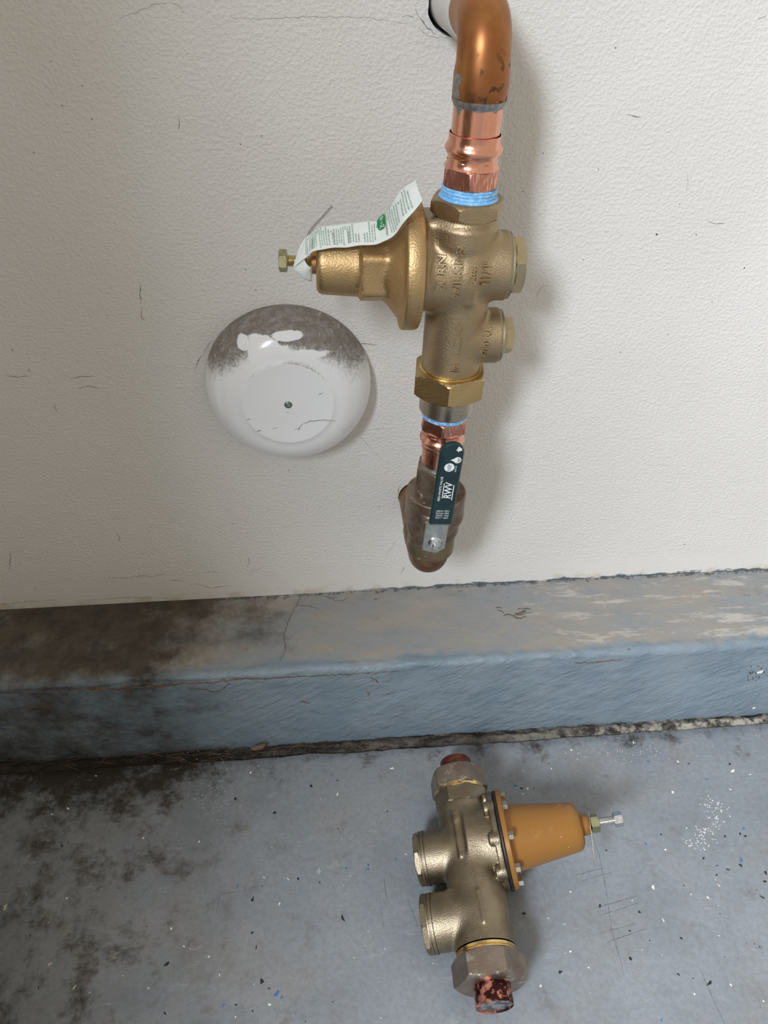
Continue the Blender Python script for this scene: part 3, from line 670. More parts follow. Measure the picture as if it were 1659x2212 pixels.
# patch of solder wiped on the elbow socket
def patch(th0, th1, z0, z1, r, n=10, m=8, seed=1):
    V = []
    for i in range(m):
        for j in range(n):
            u, w = i/(m-1), j/(n-1); th = th0+(th1-th0)*(u+.08*math.sin(9*w+seed)); z = z0+(z1-z0)*w
            e = min(u, 1-u, w, 1-w); rr = r+min(.5, e*3)
            V.append((rr*math.cos(th), rr*math.sin(th), z))
    return np.array(V), [(i*n+j, i*n+j+1, (i+1)*n+j+1, (i+1)*n+j) for i in range(m-1) for j in range(n-1)]
t.part('solder_patch', T(patch(-PI*.98, -PI*.80, .8, 18, 19.0)), 'solder', label='grey solder smear on the elbow socket')

def press_fitting(name, label, z0, up):
    """press adapter: lip, bead, neck, hex; z0 is the far end of its hex, up=+1 when the tube leaves upwards"""
    t = Thing(name, label, 'pipe fitting', TP(0,0,z0))
    def S(p): return [(r, z0+up*z) for r, z in p]
    body = [(18.0,11),(20.6,13.6),(19.4,15.2),(18.6,17),(18.4,20),(18.8,21.6),(20.3,23.4),(21.1,25.2),(21.0,26.6),(20.0,28.6),(18.9,30.2),(18.7,32.5),(18.9,35.4),(18.35,35.7),(17.9,34)]
    lip = lambda th, tt, r: r + np.where(np.abs(tt-z0) > 32, 1.0*np.exp(-((np.mod(th+.75+PI,2*PI)-PI)/.35)**2) + .25*np.sin(3*th), 0)
    t.part('body', T(rev(S(body), seg=96, rf=lip, cap=False)), 'copper', sharp=60)
    t.part('hex_collar', T(hexnut(22.6, min(z0, z0+up*14.5), max(z0, z0+up*14.5), rot=.35, n=6, hole=0)), 'copper_scored', label='scored copper hex collar')
    for k in range(6):
        a = -PI/2-.62+k*PI/3
        c = np.array([18.3*math.cos(a), 18.3*math.sin(a), z0+up*18.2]); tn = np.array([-math.sin(a), math.cos(a), 0]); q = np.linspace(-1, 1, 7)
        pa = [c+tn*3.2*s+np.array([math.cos(a),math.sin(a),0])*(.1-.30*s*s) for s in q]
        t.part('crimp_dimple', T(tube(pa, [.15,.6,.8,.85,.8,.6,.15], 8)), 'copper')
    return t
press_fitting('press_adapter', 'copper press adapter above the new valve, scored hex at its bottom', -57, 1)

# ---- new pressure regulator
t = Thing('pressure_regulator', 'new golden bronze pressure regulator with bell bonnet mounted on the wall pipe', 'valve', TP(0,0,-265))
ZB = -118.5
def nb(p):
    d = sd_cyl(p, 'z', (0,0,0), 25.3, -216, -84, 2)
    d = smin(d, sd_cyl(p, 'x', (0,0,-125), 29.5, -34, 9, 4), 5)
    d = smin(d, sd_box(p, (-20,6,-100), (30,36,40), 6), 9)
    d = smin(d, sd_cyl(p, 'x', (0,1,ZB), 27.0, 0, 36, 1.2), 6)
    d = smin(d, sd_cyl(p, 'x', (0,2,-180), 23.2, 0, 38, 1.2), 5)
    d = smin(d, sd_cyl(p, 'z', (0,0,0), 22, -96, -74, 1), 8)
    d = smin(d, sd_cap(p, (6,-24.6,-118), (4,-24.6,-138), 2.2), 4)
    return d
sol = Solid((-37,-36,-228), (42,36,-68), .8, nb)
bv, bf = sol.mesh()
body = t.part('body', T((bv, bf)), 'bronze', sharp=0)
t.part('hex_collar', T(hexnut(29.3, -77.5, -65, rot=math.radians(-90-21), hole=21, ch0=.1)), 'bronze', label='cast hex collar at the outlet', sharp=30)
t.part('thread_sealant', T(rev([(19,-56.6),(20.6,-57.2),(20.9,-57.9),(20.2,-58.7),(20.2,-59.1),(21.1,-59.9),(21.1,-60.4),(20.3,-61.1),(20.3,-61.5),(21.2,-62.3),(21.2,-62.8),(20.7,-63.4),(20.9,-64.0),(22.4,-64.9),(23.2,-65.6),(23.0,-66.2)], seg=96, rf=lambda th,tt,r: r+.16*np.sin(3*th+tt)+.10*np.sin(8*th+2*tt))), 'sealant', label='light blue thread sealant', sharp=70)
# bonnet
def bon(th, tt, r):
    w = np.clip((tt+82.5)/3, 0, 1)*np.clip((-53-tt)/9, 0, 1)
    a = np.mod(th-.52, PI/3)-PI/6
    hx = np.minimum(30.5, 26.2/np.cos(a)); hx = np.where(hx > 29.2, 29.2+.35*(hx-29.2), hx)
    return np.where(w > 0, np.maximum(r, r*(1-w)+hx*w), r)
pr = [(0.1,-114.8),(17,-114.8),(20,-114.2),(21.8,-112.6),(22.6,-110.5)]+[(22.7+(x+110)*.055, x) for x in np.arange(-108,-84,3.)]
pr += [(24.2,-82.5),(24.3,-81),(24.4,-79.5),(24.6,-76),(25,-72),(25.6,-68),(26.4,-64),(27.6,-61.5),(30.5,-58.5),(34,-55.8),(38.2,-52.4),(41.2,-50.2),(43.6,-48.9),(46.2,-48.0)]
bonnet = t.part('bonnet', T(rev(pr, 'x', (0,0,ZB-.5), 120, bon, cap=False)), 'bronze_gold', label='golden cast bell bonnet', sharp=50)
t.part('bonnet_flange', T(rev([(30,-34),(46.6,-34),(48.6,-34.8),(49.7,-37),(50,-40),(49.9,-46.5),(49.2,-47.8),(47.6,-48.4),(30,-48.4)], 'x', (0,0,ZB-.5), 120, cap=False)), 'bronze_gold', label='thick golden bonnet flange', sharp=50)
t.part('bonnet_neck', T(rev([(8.8,-114),(8.8,-118.2),(7.6,-119),(0.1,-119)], 'x', (0,0,ZB+1), 40)), 'copper_neck', label='reddish neck around the adjusting screw')
def thread(r, x0, x1, pitch, axis, c, d=.55):
    n = int(abs(x1-x0)/pitch*6); p = [(r-d*(.5+.5*math.cos(2*PI*i/6)), x0+(x1-x0)*i/n) for i in range(n+1)]
    return rev(p, axis, c, 28)
sc = t.part('adjusting_screw', T(thread(4.4, -118.5, -137.5, 1.5, 'x', (0,0,ZB+2))), 'yellow_thread', label='yellow zinc adjusting screw', sharp=80)
t.part('screw_head', T(hexnut(8.6, -143.6, -137, 'x', (0,0,ZB+2), rot=.25)), 'yellow_zinc', sc, label='hex head of the adjusting screw', sharp=30)
# side plugs
def plug(z, yc, x0, rb, R, x1, n, rot):
    p = t.part('plug', T(rev([(rb-4,x0-.4),(rb-.4,x0+.7),(rb-.3,x0+2.4),(rb-2.2,x0+3.4),(rb-5,x0+3.5)], 'x', (0,yc,z), 72, cap=False)), 'cap_brass', label='brass side plug', sharp=30)
    t.part('sealant_ring', T(rev([(rb-1.2,x0-.5),(rb+.15,x0-.15),(rb+.2,x0+.25),(rb-1,x0+.8)], 'x', (0,yc,z), 72, cap=False)), 'oring', p, label='thin teal sealant line')
    t.part('plug_step', T(rev([(R*.86,x0+3),(R*.86,x0+4.2),(R*.9,x0+5)], 'x', (0,yc,z), 60, cap=False)), 'brass_shiny', p)
    t.part('plug_hex', T(hexnut(R, x0+3.8, x1, 'x', (0,yc,z), rot=rot, n=n, ch0=0)), 'cap_brass', p, label='hex head of the plug', sharp=30)
plug(ZB, 1, 35.6, 26.2, 24.3, 48.5, 6, .62)
plug(-180, 2, 37.6, 22.3, 15.6, 50.5, 6, .3)
# union at the inlet
un = t.part('union_nut', T(hexnut(34.0, -232, -208.5, rot=math.radians(-90-8), hole=26.3)), 'brass_nut', label='brass hex union nut', sharp=30)
t.part('collar_ring', T(rev([(25.0,-213),(27.2,-212.2),(27.2,-207.8),(26.4,-207.2),(25.2,-207.2)], seg=72, cap=False)), 'brass_shiny', label='bright brass collar ring')
t.part('tailpiece', T(rev([(20,-252.5),(22.6,-252.5),(24.0,-250.5),(24.2,-230)], seg=72, cap=True)), 'steel_tail', label='satin grey tailpiece', sharp=30)
t.part('sealing_ring', T(rev([(20.6,-257.6),(21.4,-257.0),(21.5,-252.8),(20,-252)], seg=72, cap=False)), 'ring_blue', label='pale blue sealing ring')
# raised lettering cast on the body (reads upwards)
def onbody(vf, cx, cz, ang, raise_=1.6):
    v, f = vf; c, s = math.cos(ang), math.sin(ang)
    x = cx+v[:,0]*c-v[:,1]*s; z = cz+v[:,0]*s+v[:,1]*c
    y = sol.front(1, -1, x, z); d = np.where(v[:,2] > 0, -raise_, .6)
    return T((np.stack([x, y+d, z], -1), f))
def word(s, L, H, cx, cz, ang=PI/2, bold=.0, name='lettering'):
    vf = fit(text2d(s, 10, .5, bold), L, H)
    return t.part(name, onbody(vf, cx, cz, ang), 'bronze', body, label='raised casting letters '+s if name == 'lettering' else None, sharp=30)
R90 = PI/2-.02
word('ZURN', 25, 7.0, -19.8, -114.6, R90, .22)
word('WILKINS', 40, 6.4, -7.0, -114.2, R90, .2)
word('CB3', 13, 5.2, 5.3, -115.2, R90, .2)
word('1', 2.6, 7.0, 15.6, -122.2, R90, .2); word('1/4"', 13.0, 7.6, 16.0, -112.2, R90, .2)
word('600XL', 23, 6.4, 24.3, -175.5, R90-.06, .22)
word('IN', 7.5, 6.6, -.5, -196.5, R90, .2)
def strip(pts, w, up=True):
    P = np.asarray(pts, float); d = np.gradient(P, axis=0); d /= np.linalg.norm(d,axis=1)[:,None]; nn = np.stack([-d[:,1], d[:,0]], -1)*w/2
    n = len(P); q = np.vstack([P-nn, P+nn]); v = np.vstack([np.c_[q, np.full(2*n,.5)], np.c_[q, np.full(2*n,-.5)]])
    f = []
    for i in range(n-1):
        f += [(i,i+1,n+i+1,n+i), (2*n+i, 3*n+i, 3*n+i+1, 2*n+i+1), (i, 2*n+i, 2*n+i+1, i+1), (n+i, n+i+1, 3*n+i+1, 3*n+i)]
    f += [(0,n,3*n,2*n), (n-1,3*n-1,4*n-1,2*n-1)]
    return v, f
s = np.linspace(-1, 1, 17)
for sgn in (-1, 1):
    arc = np.stack([13.2*s, sgn*(4.2+3.6*(1-s*s))], -1); base = np.stack([13.2*s, sgn*(4.3+0*s)], -1)
    t.part('logo_bow', onbody(join(strip(arc, .8), strip(base, .8)), -19.8, -114.6, R90, .7), 'bronze', body, label='raised bow of the cast oval emblem', sharp=30)
ar = [(-29,-3),( -14,-3),(-14,-1.4),(-7,-1.4),(-7,-3.6),(0,0),(-7,3.6),(-7,1.4),(-14,1.4),(-14,3),(-29,3)]
ar = np.array(ar)
def outl(poly, w):
    P = np.vstack([poly, poly[:1]]); out = []
    for a, b in zip(P[:-1], P[1:]):
        m = max(2, int(np.linalg.norm(b-a)/2)+1); out.append(strip(np.linspace(a, b, m+1), w))
    return join(*out)
t.part('flow_arrow', onbody(outl(ar, .9), -.2, -155.2, R90, .7), 'bronze', body, label='raised flow arrow', sharp=30)

# ---- instruction tag tied to the adjusting screw
lo = np.array([(-132.7,-14,-117.6),(-124,-17,-108),(-117,-19.5,-101.8),(-108.6,-20.5,-98.8),(-98,-21,-97.6),(-88,-21.3,-96.4),(-76,-23,-94.5),(-65.8,-25,-91.8),(-57.9,-29,-84.6),(-49.6,-33.5,-71.8),(-39.5,-32.5,-58.2)])
up = np.array([(-126,-8,-100.1),(-121.5,-5,-94.2),(-117,-4,-91),(-110.1,-4,-87.7),(-99,-4.5,-86.2),(-89.2,-5,-84.6),(-77,-5.5,-83),(-66,-6,-81.2),(-60.3,-8,-72.5),(-53.6,-10,-59),(-42.2,-12,-50.2)])
def dens(P, n):
    s = np.linspace(0, len(P)-1, n); i = np.clip(s.astype(int), 0, len(P)-2); f = (s-i)[:,None]
    Q = np.vstack([P[0]*2-P[1], P, P[-1]*2-P[-2]]); p0, p1, p2, p3 = Q[i], Q[i+1], Q[i+2], Q[i+3]
    return .5*((2*p1)+(-p0+p2)*f+(2*p0-5*p1+4*p2-p3)*f**2+(-p0+3*p1-3*p2+p3)*f**3)
NT, MT = 90, 14
LO, UP = dens(lo, NT), dens(up, NT)
TAGN = np.cross(np.gradient(LO, axis=0), UP-LO); TAGN /= np.linalg.norm(TAGN,axis=1)[:,None]
if TAGN[:,1].mean() > 0: TAGN = -TAGN
def tagpt(s, w, h=0.):
    """s 0..1 along the tag, w 0..1 across it, h lift off the paper"""
    s = np.clip(np.asarray(s, float), 0, 1)*(NT-1); i = np.clip(s.astype(int), 0, NT-2); f = (s-i)[:,None]
    L, U, N = LO[i]*(1-f)+LO[i+1]*f, UP[i]*(1-f)+UP[i+1]*f, TAGN[i]*(1-f)+TAGN[i+1]*f
    w = np.asarray(w, float)[:,None]
    wav = (.55*np.sin(s*.42)*np.sin(w[:,0]*5+1)+.5*fbm(s*.11, w[:,0]*2.2, 5, 2))[:,None]
    bulge = 1.6*(w*(1-w))*4*.4
    return L*(1-w)+U*w+N*(h+wav+bulge)
S, Wd = np.meshgrid(np.linspace(0,1,NT), np.linspace(0,1,MT), indexing='ij')
def sheet(V1, V2, n, m):
    v = np.vstack([V1, V2]); k = n*m
    f = [(i*m+j, (i+1)*m+j, (i+1)*m+j+1, i*m+j+1) for i in range(n-1) for j in range(m-1)]
    f += [tuple(q+k for q in r[::-1]) for r in f]
    bd = [(i*m) for i in range(n)]+[(n-1)*m+j for j in range(1,m)]+[i*m+m-1 for i in range(n-2,-1,-1)]+[j for j in range(m-2,0,-1)]
    f += [(bd[i], bd[i]+k, bd[(i+1)%len(bd)]+k, bd[(i+1)%len(bd)]) for i in range(len(bd))]
    return v, f
tt = Thing('instruction_tag', 'crumpled white paper tag with green print lying over the golden bonnet', 'tag', TP(-118,-15,-104))
paper = tt.part('paper', T(sheet(tagpt(S.ravel(), Wd.ravel(), .0), tagpt(S.ravel(), Wd.ravel(), -.35), NT, MT)), 'paper', sharp=0)
fl = np.array([[(-132.7,-14,-117.6),(-128,-15,-121),(-124.8,-15,-124.5),(-118.4,-13.5,-127.5)],[(-128.5,-14.5,-113),(-125,-17.5,-117),(-121.5,-17,-120),(-118,-14.5,-122)],[(-124,-15.2,-108.5),(-121.5,-18.5,-112),(-119,-18,-114),(-117.8,-14.5,-114)]])
A = np.array([dens(r, 9) for r in fl]); A = np.array([dens(A[:,j], 7) for j in range(9)])
tt.part('folded_end', T(sheet(A.reshape(-1,3), A.reshape(-1,3)+(0,.35,0), 9, 7)), 'paper', paper, label='folded blank end of the tag', sharp=0)
# print: rows of unreadable small type as broken bars, plus the words that can be read
PW = 78.0; PH = 19.0
def tagquad(s0, s1, w0, w1):
    a = np.linspace(0,1,4); s = np.r_[np.full(4,s0), np.full(4,s1)]; w = np.r_[w0+(w1-w0)*a, w0+(w1-w0)*a]
    return tagpt(s, w, .12), [(i,i+4,i+5,i+1) for i in range(3)]
rows, dark = [], []
for k, s0 in enumerate(np.arange(.115, .965, .0172)):
    if .672 < s0 < .750 or s0 > .955: continue
    w = RNG.uniform(.08, .16); wmax = RNG.uniform(.72, .97)
    if .52 < s0 < .60: w, wmax = .12, .5
    while w < wmax:
        l = RNG.uniform(.03, .12)
        if k % 6 != 2 or w > .62: rows.append(tagquad(s0, s0+.0085, w, min(w+l, wmax)))
        w += l+.022
tt.part('small_print', T(join(*rows)), 'ink_grey', paper, label='rows of small green print', smooth=False)
def tagword(sx, size, s0, w0, mat, ang=PI/2, L=None, H=None, bold=.0):
    vf = text2d(sx, size, 0, bold)
    if L: vf = fit(vf, L, H)
    v, f = vf; c, q = math.cos(ang), math.sin(ang)
    ds = (v[:,0]*c-v[:,1]*q)/PW*.62/.62; dw = (v[:,0]*q+v[:,1]*c)/PH
    tt.part('print_word', T((tagpt(s0+ds/1.35, w0+dw, .2), f)), mat, paper, label='printed word '+sx, smooth=False)
tagword('WARNING', 3, .205, .34, 'ink_dark', L=9.5, H=1.9)
tagword('CAUTION', 3, .372, .38, 'ink_dark', L=9.5, H=1.9)
tagword('WARNING', 3, .485, .38, 'ink_dark', L=9.5, H=1.9)
tagword('WILKINS', 3, .755, .40, 'ink_dark', L=8.5, H=1.9)
v, f = slab([(-4.6,-2.2),(-3.2,-2.9),(3.2,-2.9),(4.6,-2.2),(4.6,2.2),(3.2,2.9),(-3.2,2.9),(-4.6,2.2)], 0, .1, 'xz', 0)
def logo(v, s0, w0, h): 
    return tagpt(s0+(-v[:,1])/PW/1.35, w0+v[:,0]/PH, h)
n8 = 8; a8 = [(-5,-1.6),(-2.6,-2.9),(2.6,-2.9),(5,-1.6),(5,1.6),(2.6,2.9),(-2.6,2.9),(-5,1.6)]; a8 = np.array(a8, float)*np.array([1.15,1.45])
tt.part('logo_badge', T((logo(np.vstack([[0,0],a8]), .712, .80, .22), [(0,1+i,1+(i+1)%8) for i in range(8)])), 'ink_green', paper, label='solid green hexagonal print badge', smooth=False)
lv = fit(text2d('ZURN', 3, 0, .05), 9.0, 4.4)
tt.part('logo_text', T((logo(lv[0][:,:2], .712, .80, .34), lv[1])), 'paper', paper, label='white ZURN lettering in the green badge', smooth=False)
tie = dens(np.array([(-123,-9,-117),(-122.8,-9,-106),(-121.8,-7,-98),(-118.5,-6,-90.5),(-110,-6,-81),(-102.1,-6,-72.3)]), 26)
dT = np.gradient(tie, axis=0); dT /= np.linalg.norm(dT,axis=1)[:,None]; side = np.cross(dT, (0,1.,0)); side /= np.linalg.norm(side,axis=1)[:,None]
wv = np.vstack([tie+side*.95+(0,-.3,0), tie-side*.95+(0,-.3,0), tie-side*.95+(0,.3,0), tie+side*.95+(0,.3,0)]); n = 26
ff = [(k*n+i, k*n+i+1, ((k+1)%4)*n+i+1, ((k+1)%4)*n+i) for k in range(4) for i in range(n-1)]+[(0,n,2*n,3*n),(n-1,4*n-1,3*n-1,2*n-1)]
tt.part('tie', T((wv, ff)), 'tie', label='thin grey plastic tie')

# ---- lower press adapter and ball valve
press_fitting('press_adapter', 'copper press adapter below the union nut, partly behind the green handle', -257, -1)
b = Thing('copper_tube', 'short bright copper tube between lower press adapter and ball valve', 'pipe', TP(0,0,-326))
b.part('tube', T(rev([(17.45,-326),(17.45,-284)], seg=72)), 'copper')
t = Thing('ball_valve', 'weathered brown brass ball valve with a dark green lever handle', 'valve', TP(0,0,-420))
def bvs(p):
    d = sd_cyl(p, 'z', (0,0,0), 29.4, -376, -345.5, 1.6)
    d = smin(d, sd_cyl(p, 'z', (0,0,0), 26.5, -398, -366, 6), 7)
    d = smin(d, sd_cyl(p, 'z', (0,2,0), 24.6, -424, -385, 2), 4)
    d = smin(d, sd_cyl(p, 'y', (-3,0,-375), 10.5, -36, 0, 1), 4)
    d = smin(d, sd_box(p, (-3,-27,-374), (25,12,30), 4), 4)
    return d
bsol = Solid((-34,-40,-430), (34,34,-340), .9, bvs)
t.part('body', T(bsol.mesh()), 'valve_old', sharp=0)
t.part('end_hex', T(hexnut(22.8, -349, -313, rot=-PI/2-.25, n=6, hole=18.4)), 'valve_old', label='hex end of the valve', sharp=30)
t.part('solder_ring', T(rev([(18.6,-313.2),(18.0,-311.8),(17.5,-310)], seg=60, cap=False)), 'solder')
def rrect(x0, x1, z0, z1, r, n=6, cor=(1,1,1,1)):
    P = []
    for (cx, cz, a0, k) in ((x1-r,z0+r,-PI/2,cor[0]),(x1-r,z1-r,0,cor[1]),(x0+r,z1-r,PI/2,cor[2]),(x0+r,z0+r,PI,cor[3])):
        rr = r*k
        ccx = cx+(r-rr)*(1 if a0 in (-PI/2, 0) else -1); ccz = cz+(r-rr)*(-1 if a0 in (-PI/2, PI) else 1)
        for i in range(n+1):
            a = a0+PI/2*i/n; P.append((ccx+rr*math.cos(a), ccz+rr*math.sin(a)))
    return P
HR = math.radians(2.0); hp = np.array([-4.5, -376.])
def HT(vf):
    v, f = vf; v = np.array(v, float); x, z = v[:,0]-hp[0], v[:,2]-hp[1]
    v[:,0] = hp[0]+x*math.cos(HR)+z*math.sin(HR); v[:,2] = hp[1]-x*math.sin(HR)+z*math.cos(HR); return T((v, f))
hx = hp[0]
handle = t.part('handle', HT(slab(rrect(hx-10.6, hx+10.6, -343.5, -252, 10.4, 12, (.18,1,1,.18)), -55.2, -51.2, bev=1.1)), 'handle_green', label='dark green vinyl sleeve of the lever', sharp=45)
t.part('lever_plate', HT(slab([(hx-11,-386.5),(hx-4,-388.5),(hx+3,-390.5),(hx+10.8,-384),(hx+10.8,-353),(hx-11,-353)], -43.2, -40.8, bev=.5)), 'zinc', handle, label='bare zinc steel lever plate', sharp=30)
w0 = np.array([(hx-10.4,-43.2,-353.5),(hx+10.4,-43.2,-353.5),(hx+10.2,-54.2,-343.6),(hx-10.2,-54.2,-343.6)]); w1 = w0+np.array([0,1.6,-1.9])
t.part('lever_bend', HT((np.vstack([w0,w1]), [(0,1,2,3),(7,6,5,4),(0,4,5,1),(1,5,6,2),(2,6,7,3),(3,7,4,0)])), 'zinc', handle, label='bent step of the zinc lever', smooth=False)
nut = t.part('lever_nut', HT(join(rev([(6.6,-43),(6.6,-43.8),(5.6,-44.6),(5,-44.6)], 'y', (hp[0],0,hp[1]), 40), hexnut(5.6, -48.2, -44.2, 'y', (hp[0],0,hp[1]), rot=.3))), 'zinc_bright', handle, label='bright flanged lever nut', sharp=30)
t.part('stem', HT(rev([(3.1,-30),(3.1,-50.2),(2.6,-50.8),(.1,-50.8)], 'y', (hp[0],0,hp[1]), 28)), 'zinc_bright', nut, sharp=30)
yF = -55.45
def hword(s, L, H, cx, cz, ang, bold=.0, shear=0., y=None, mat='ink_white', name='print'):
    v, f = fit(text2d(s, 5, 0, bold, shear), L, H); c, q = math.cos(ang), math.sin(ang)
    t.part(name, HT((np.stack([cx+v[:,0]*c-v[:,1]*q, np.full(len(v), y or yF), cz+v[:,0]*q+v[:,1]*c], -1), f)), mat, handle, label='print reading '+s, smooth=False)
def hrect(x0, x1, z0, z1): 
    t.part('print_bar', HT((np.array([(x0,yF,z0),(x1,yF,z0),(x1,yF,z1),(x0,yF,z1)]), [(0,1,2,3)])), 'ink_white', handle, smooth=False)
ox = hx+1.0
hword('RED-WHITE VALVE', 27.5, 2.2, hx-5.6, -301, PI/2, .04)
hword('RWV', 18.5, 6.8, hx+1.7, -302.3, PI/2, .10, .12)
hrect(hx-3.1, hx-2.3, -311.5, -294.5); hrect(hx+5.8, hx+6.6, -313.5, -296.5)
def disc(cx, cz, r, y, n=36): 
    a = np.arange(n)*2*PI/n
    return np.vstack([[cx,y,cz], np.stack([cx+r*np.cos(a), 0*a+y, cz+r*np.sin(a)], -1)]), [(0,1+i,1+(i+1)%n) for i in range(n)]
t.part('print_seal', HT(disc(hx-.6, -277, 4.5, yF)), 'ink_white', handle, label='round white print seal', smooth=False)
hword('NSF', 6.4, 3.2, hx-.6, -277, PI/2, .0, .1, yF-.12, 'handle_green')
hword('NSF-61', 6.4, 1.5, hx+5.2, -278.5, PI/2)
a = np.linspace(.55, 2*PI-.55, 26); dr = [(hx-.6, yF, -269)]+[(hx+5.6-3.3*math.cos(q), yF, -269+3.3*math.sin(q)) for q in a]
t.part('print_drop', HT((np.array(dr), [(0,i,i+1) for i in range(1,26)])), 'ink_white', handle, label='white drop-shaped print', smooth=False)
for k in range(4):
    x = hx+5.7+k*.75; h = 2.6-.45*k
    t.part('print_wave', HT((np.array([(x,yF-.1,-269-h),(x+.3,yF-.1,-269-h),(x+.3,yF-.1,-269+h),(x,yF-.1,-269+h)]), [(0,1,2,3)])), 'handle_green', handle, smooth=False)
for k, s in enumerate(('OFF--->ON', 'FIG. 5595F', '600 WOG', '150 WSP')):
    hword(s, (11.5, 12, 12, 11.8)[k], 1.75, hx-.2, -334.6+k*2.75, PI, .03)
v, f = blot(hx+5.6, -257.2, 3.7, lambda u, w, h: np.stack([u, 0*u+yF-h, w], -1), .15, 8)
t.part('paint_chip', HT((v, f)), 'chip', handle, label='white worn spot on the handle end', smooth=False)
# copper elbow from the valve into the wall
t = Thing('copper_elbow_pipe', 'tarnished copper elbow under the ball valve turning into the wall', 'pipe', TP(0,0,-460))
z1, R1 = -424., 20.
path = [TP(0,2,z) for z in (-414, -420, z1)]; rad = [21.2, 21.2, 21]
for a in np.linspace(0, PI/2, 12)[1:]: path.append(TP(0, 2+R1*(1-math.cos(a)), z1-R1*math.sin(a))); rad.append(20.6)
end = path[-1]; tgt = np.array([HOLES[1][0], 18, HOLES[1][1]]); d = tgt-end
path += [end+d*s for s in (.06,.14,.22,.3,.305,.5,.75,1)]; rad += [20.8,21.6,21.8,21.8,20.4,20.4,20.4,20.4]
t.part('elbow', tube(path, rad, 56), 'copper_dark', sharp=50)

# ------------------------------------------------------------------ round domed wall cover
ctr = np.array([-46.5, 0, 450.5])
t = Thing('wall_cover', 'round white domed wall cover, dusty on top with a wiped splash', 'cover plate', (ctr[0], -1, ctr[2]))
RC, DP = 83.5, 46
pr = [(RC-1.5,-.3),(RC,-.6),(RC+.1,-1.8)]
for a in np.linspace(.06, 1, 22):
    th = a*PI/2*.93; pr.append((46+(RC-46)*math.cos(th)**.92, -1.8-(DP-3)*math.sin(th)**1.0))
pr += [(45.5,-DP+.55),(44.8,-DP+.1),(44,-DP+.0),(43,-DP+.1),(20,-DP),(3.9,-DP),(3.9,-DP+4)]
cov = t.part('dome', rev(pr, 'y', ctr, 120, cap=False), 'cover', sharp=60)
sx = ctr+np.array([1.0,0,0])
t.part('screw', join(rev([(3.6,-DP+2.2),(3.6,-DP-.4),(3.0,-DP-.9),(1.9,-DP-.9)], 'y', ctr, 32, cap=False), hexnut(2.6, -DP-2.4, -DP-.2, 'y', ctr, rot=.2)), 'screw', label='small zinc screw in the middle', sharp=30)
yD = -DP-.06
for pts in ([(12,-23),(20,-20),(34,-19),(46,-22)], [(12,-23),(9,-27),(8,-30)], [(-34,-29),(-29,-28.5)], [(-18,-27.5),(-13,-25.5)], [(-3,-9),(-.5,-8.2)], [(4,-28.5),(9,-28)], [(30,10),(34,12)], [(-42,-15),(-38,-15)]):
    def oncov(u, w, h):
        r = np.hypot(u, w); pp = sorted((q[0], q[1]) for q in pr[2:-4]); yy = np.interp(r, [q[0] for q in pp], [q[1] for q in pp])
        return np.stack([ctr[0]+u, yy-.08-h, ctr[2]+w], -1)
    t.part('scratch', ribbon(pts, .9, oncov, .25, 1.5), 'crack', cov, smooth=False)

# ------------------------------------------------------------------ the old regulator lying on the floor; x towards its bonnet, y away from the camera
TH = math.radians(12); O0 = np.array([121., -300., 42.])
def TO(vf):
    v, f = vf; v = np.asarray(v, float); c, s = math.cos(TH), math.sin(TH)
    return np.stack([O0[0]+v[:,0]*c-v[:,2]*s, O0[1]+v[:,1], O0[2]+v[:,0]*s+v[:,2]*c], -1), f
t = Thing('old_pressure_regulator', 'old tarnished bronze regulator with ochre bonnet lying on the floor', 'valve', (121,-300,0))
FY = 3.
def ob(p):
    y = p[1]; r = 29.5
    d = sd_cyl(p, 'y', (0,0,0), 29.5, -104, 44, 2)
    d = smin(d, sd_cyl(p, 'y', (0,0,0), 27.5, 36, 62, 1), 3)
    d = smin(d, sd_cyl(p, 'x', (0,-2,0), 27.0, -47, 0, 1), 5)
    d = smin(d, sd_cyl(p, 'x', (0,-69,0), 27.5, -47, 0, 1), 5)
    d = smin(d, sd_cyl(p, 'x', (0,FY,0), 38, 0, 33, 2), 7)
    d = np.minimum(d, sd_cyl(p, 'x', (0,FY,0), 48.5, 29, 36, 1.5))
    for k in range(8):
        a = 2*PI*(k+.5)/8; d = smin(d, sd_cyl(p, 'x', (0,FY+43.5*math.cos(a),43.5*math.sin(a)), 7, 24, 36, 1), 2)
    for a, b, rr in (((-8,21,28.2),(-8,-19,28.2),2.4), ((3,-57,28.8),(5,-86,28.8),2.0), ((-8,19,27.6),(-9,28,25),3)):
        d = smin(d, sd_cap(p, a, b, rr), 2.5)
    return d
osol = Solid((-50,-102,-54), (40,74,54), 1.0, ob)
obody = t.part('body', TO(osol.mesh()), 'bronze_old', sharp=0)
def onold(pts, w):
    v, f = strip(pts, w); z = osol.front(2, 1, v[:,0], v[:,1]); return TO((np.stack([v[:,0], v[:,1], z+np.where(v[:,2] > 0, .7, -.6)], -1), f))
for pts in (np.linspace((0,-18),(3,-44),10), np.linspace((0,-18),(-3,-23),4), np.linspace((0,-18),(4,-22),4), np.linspace((3,-44),(4,-56),5)):
    t.part('cast_arrow', onold(pts, 1.0), 'bronze_old', obody, sharp=30)
t.part('neck_collar', TO(hexnut(31, 42, 62, 'y', rot=PI/8, n=8)), 'bronze_old', label='octagonal collar below the far nut', sharp=30)
t.part('collar_ring', TO(rev([(28,60),(29.6,60.5),(29.8,65),(28.4,66)], 'y', seg=64)), 'brass_shiny', label='bright brass ring', sharp=40)
t.part('union_nut', TO(hexnut(33.6, 63, 88, 'y', rot=.35)), 'nut_aged', label='brown tarnished hex union nut at the far end', sharp=30)
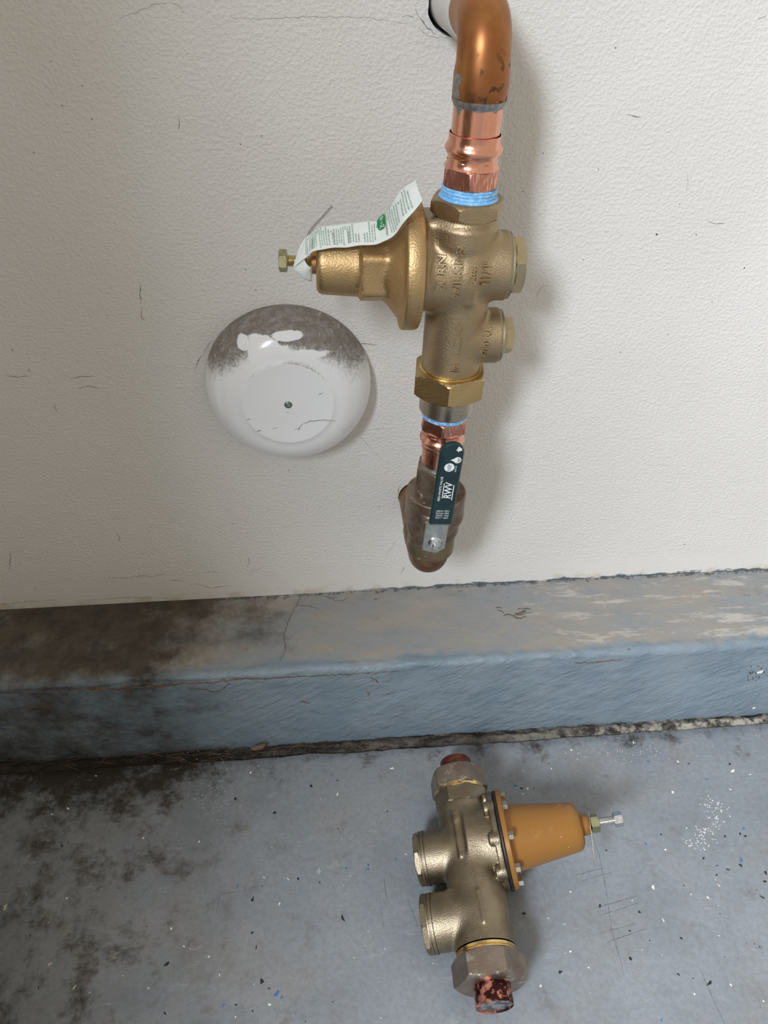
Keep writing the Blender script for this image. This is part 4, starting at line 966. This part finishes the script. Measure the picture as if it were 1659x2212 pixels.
t.part('pipe_stub', TO(rev([(18.2,86),(18.2,104),(17.6,105),(16,105),(15.6,94)], 'y', seg=56)), 'copper_red', label='dark red copper stub at the far end', sharp=40)
t.part('collar_ring', TO(rev([(28.5,-102.5),(29.8,-103),(29.9,-105.5),(29,-106),(29.7,-106.6),(29.6,-109.5),(28,-110)], 'y', seg=72)), 'brass_shiny', label='ridged brass ring above the near nut', sharp=40)
t.part('union_nut', TO(hexnut(36, -133, -108, 'y', rot=-.5)), 'nut_aged', label='grey tarnished hex union nut at the near end', sharp=30)
st = t.part('pipe_stub', TO(rev([(18.0,-130),(18.0,-150),(17.2,-150.6),(16.8,-149)], 'y', seg=64, cap=False)), 'copper_cut', label='cut copper stub with black residue', sharp=40)
t.part('stub_fill', TO(rev([(16.9,-149.2),(12,-147.8),(6,-147.2),(.1,-147.2)], 'y', seg=48)), 'tin', st, label='shiny solder filled pipe end', sharp=60)
for yc, rb, rot in ((-2, 27.8, .2), (-69, 28.3, .45)):
    p = t.part('plug', TO(rev([(rb-2,-46),(rb,-46.6),(rb,-48.8),(rb-1,-49.2),(rb-1,-50),(rb-.2,-50.4),(rb-.4,-52),(rb-3,-52.6)], 'x', (0,yc,0), 72)), 'bronze_old', label='round side plug', sharp=30)
    t.part('plug_hex', TO(hexnut(rb-.2, -58, -51.5, 'x', (0,yc,0), rot=rot, n=8)), 'bronze_old', p, sharp=30)
t.part('gasket', TO(rev([(30,36.2),(50.6,36.2),(51,37.2),(50.6,38.6),(30,38.6)], 'x', (0,FY,0), 72)), 'rubber', label='black rubber gasket', sharp=40)
bo = t.part('bonnet', TO(rev([(49,38.7),(50,39.4),(50,43.6),(49,44.5),(38,44.8),(35.5,45.6),(34.3,47.6),(33.6,52),(25.6,110),(24.8,115),(22.6,119.2),(18.5,121.6),(10,122.2)], 'x', (0,FY+1,0), 96)), 'orange_paint', label='ochre painted bonnet', sharp=40)
for k in range(8):
    a = 2*PI*(k+.5)/8
    t.part('bolt', TO(hexnut(4.6, 44.4, 49.6, 'x', (0,FY+1+43*math.cos(a),43*math.sin(a)), rot=k)), 'zinc_bright', bo, label='zinc hex bolt head', sharp=30)
t.part('neck', TO(rev([(10.5,121.8),(10.5,129.5),(9.8,130.4),(5,130.4)], 'x', (0,FY+1,0), 40)), 'orange_paint', bo, sharp=40)
# thin stamped plate hanging on the screw
pl = []
dirv = np.array([-.86, -.51]); pn = np.array([.51, -.86])
for k in range(40):
    a = 2*PI*k/40; r = 12.5
    u, w = r*math.cos(a), r*math.sin(a); u = u+(30 if math.cos(a) > 0 else 0)
    q = dirv*u+pn*w; pl.append((FY+1+q[0], q[1]+1))
tp = slab(pl, 131.0, 131.7, 'yz', .15); tp[0][:,0] -= .16*(FY-tp[0][:,1])
t.part('tag_plate', TO(tp), 'zinc_bright', label='thin bright metal tag plate on the screw', sharp=30)
t.part('lock_nut', TO(hexnut(9.6, 132, 141, 'x', (0,FY+1,0), rot=.3)), 'yellow_zinc', label='olive zinc lock nut', sharp=30)
sc = t.part('adjusting_screw', TO(thread(4.6, 140, 158, 1.6, 'x', (0,FY+1,0))), 'zinc_bright', label='bright threaded adjusting screw', sharp=80)
t.part('screw_head', TO(hexnut(7.8, 157, 166, 'x', (0,FY+1,0), rot=.5, n=6)), 'zinc_bright', sc, sharp=30)
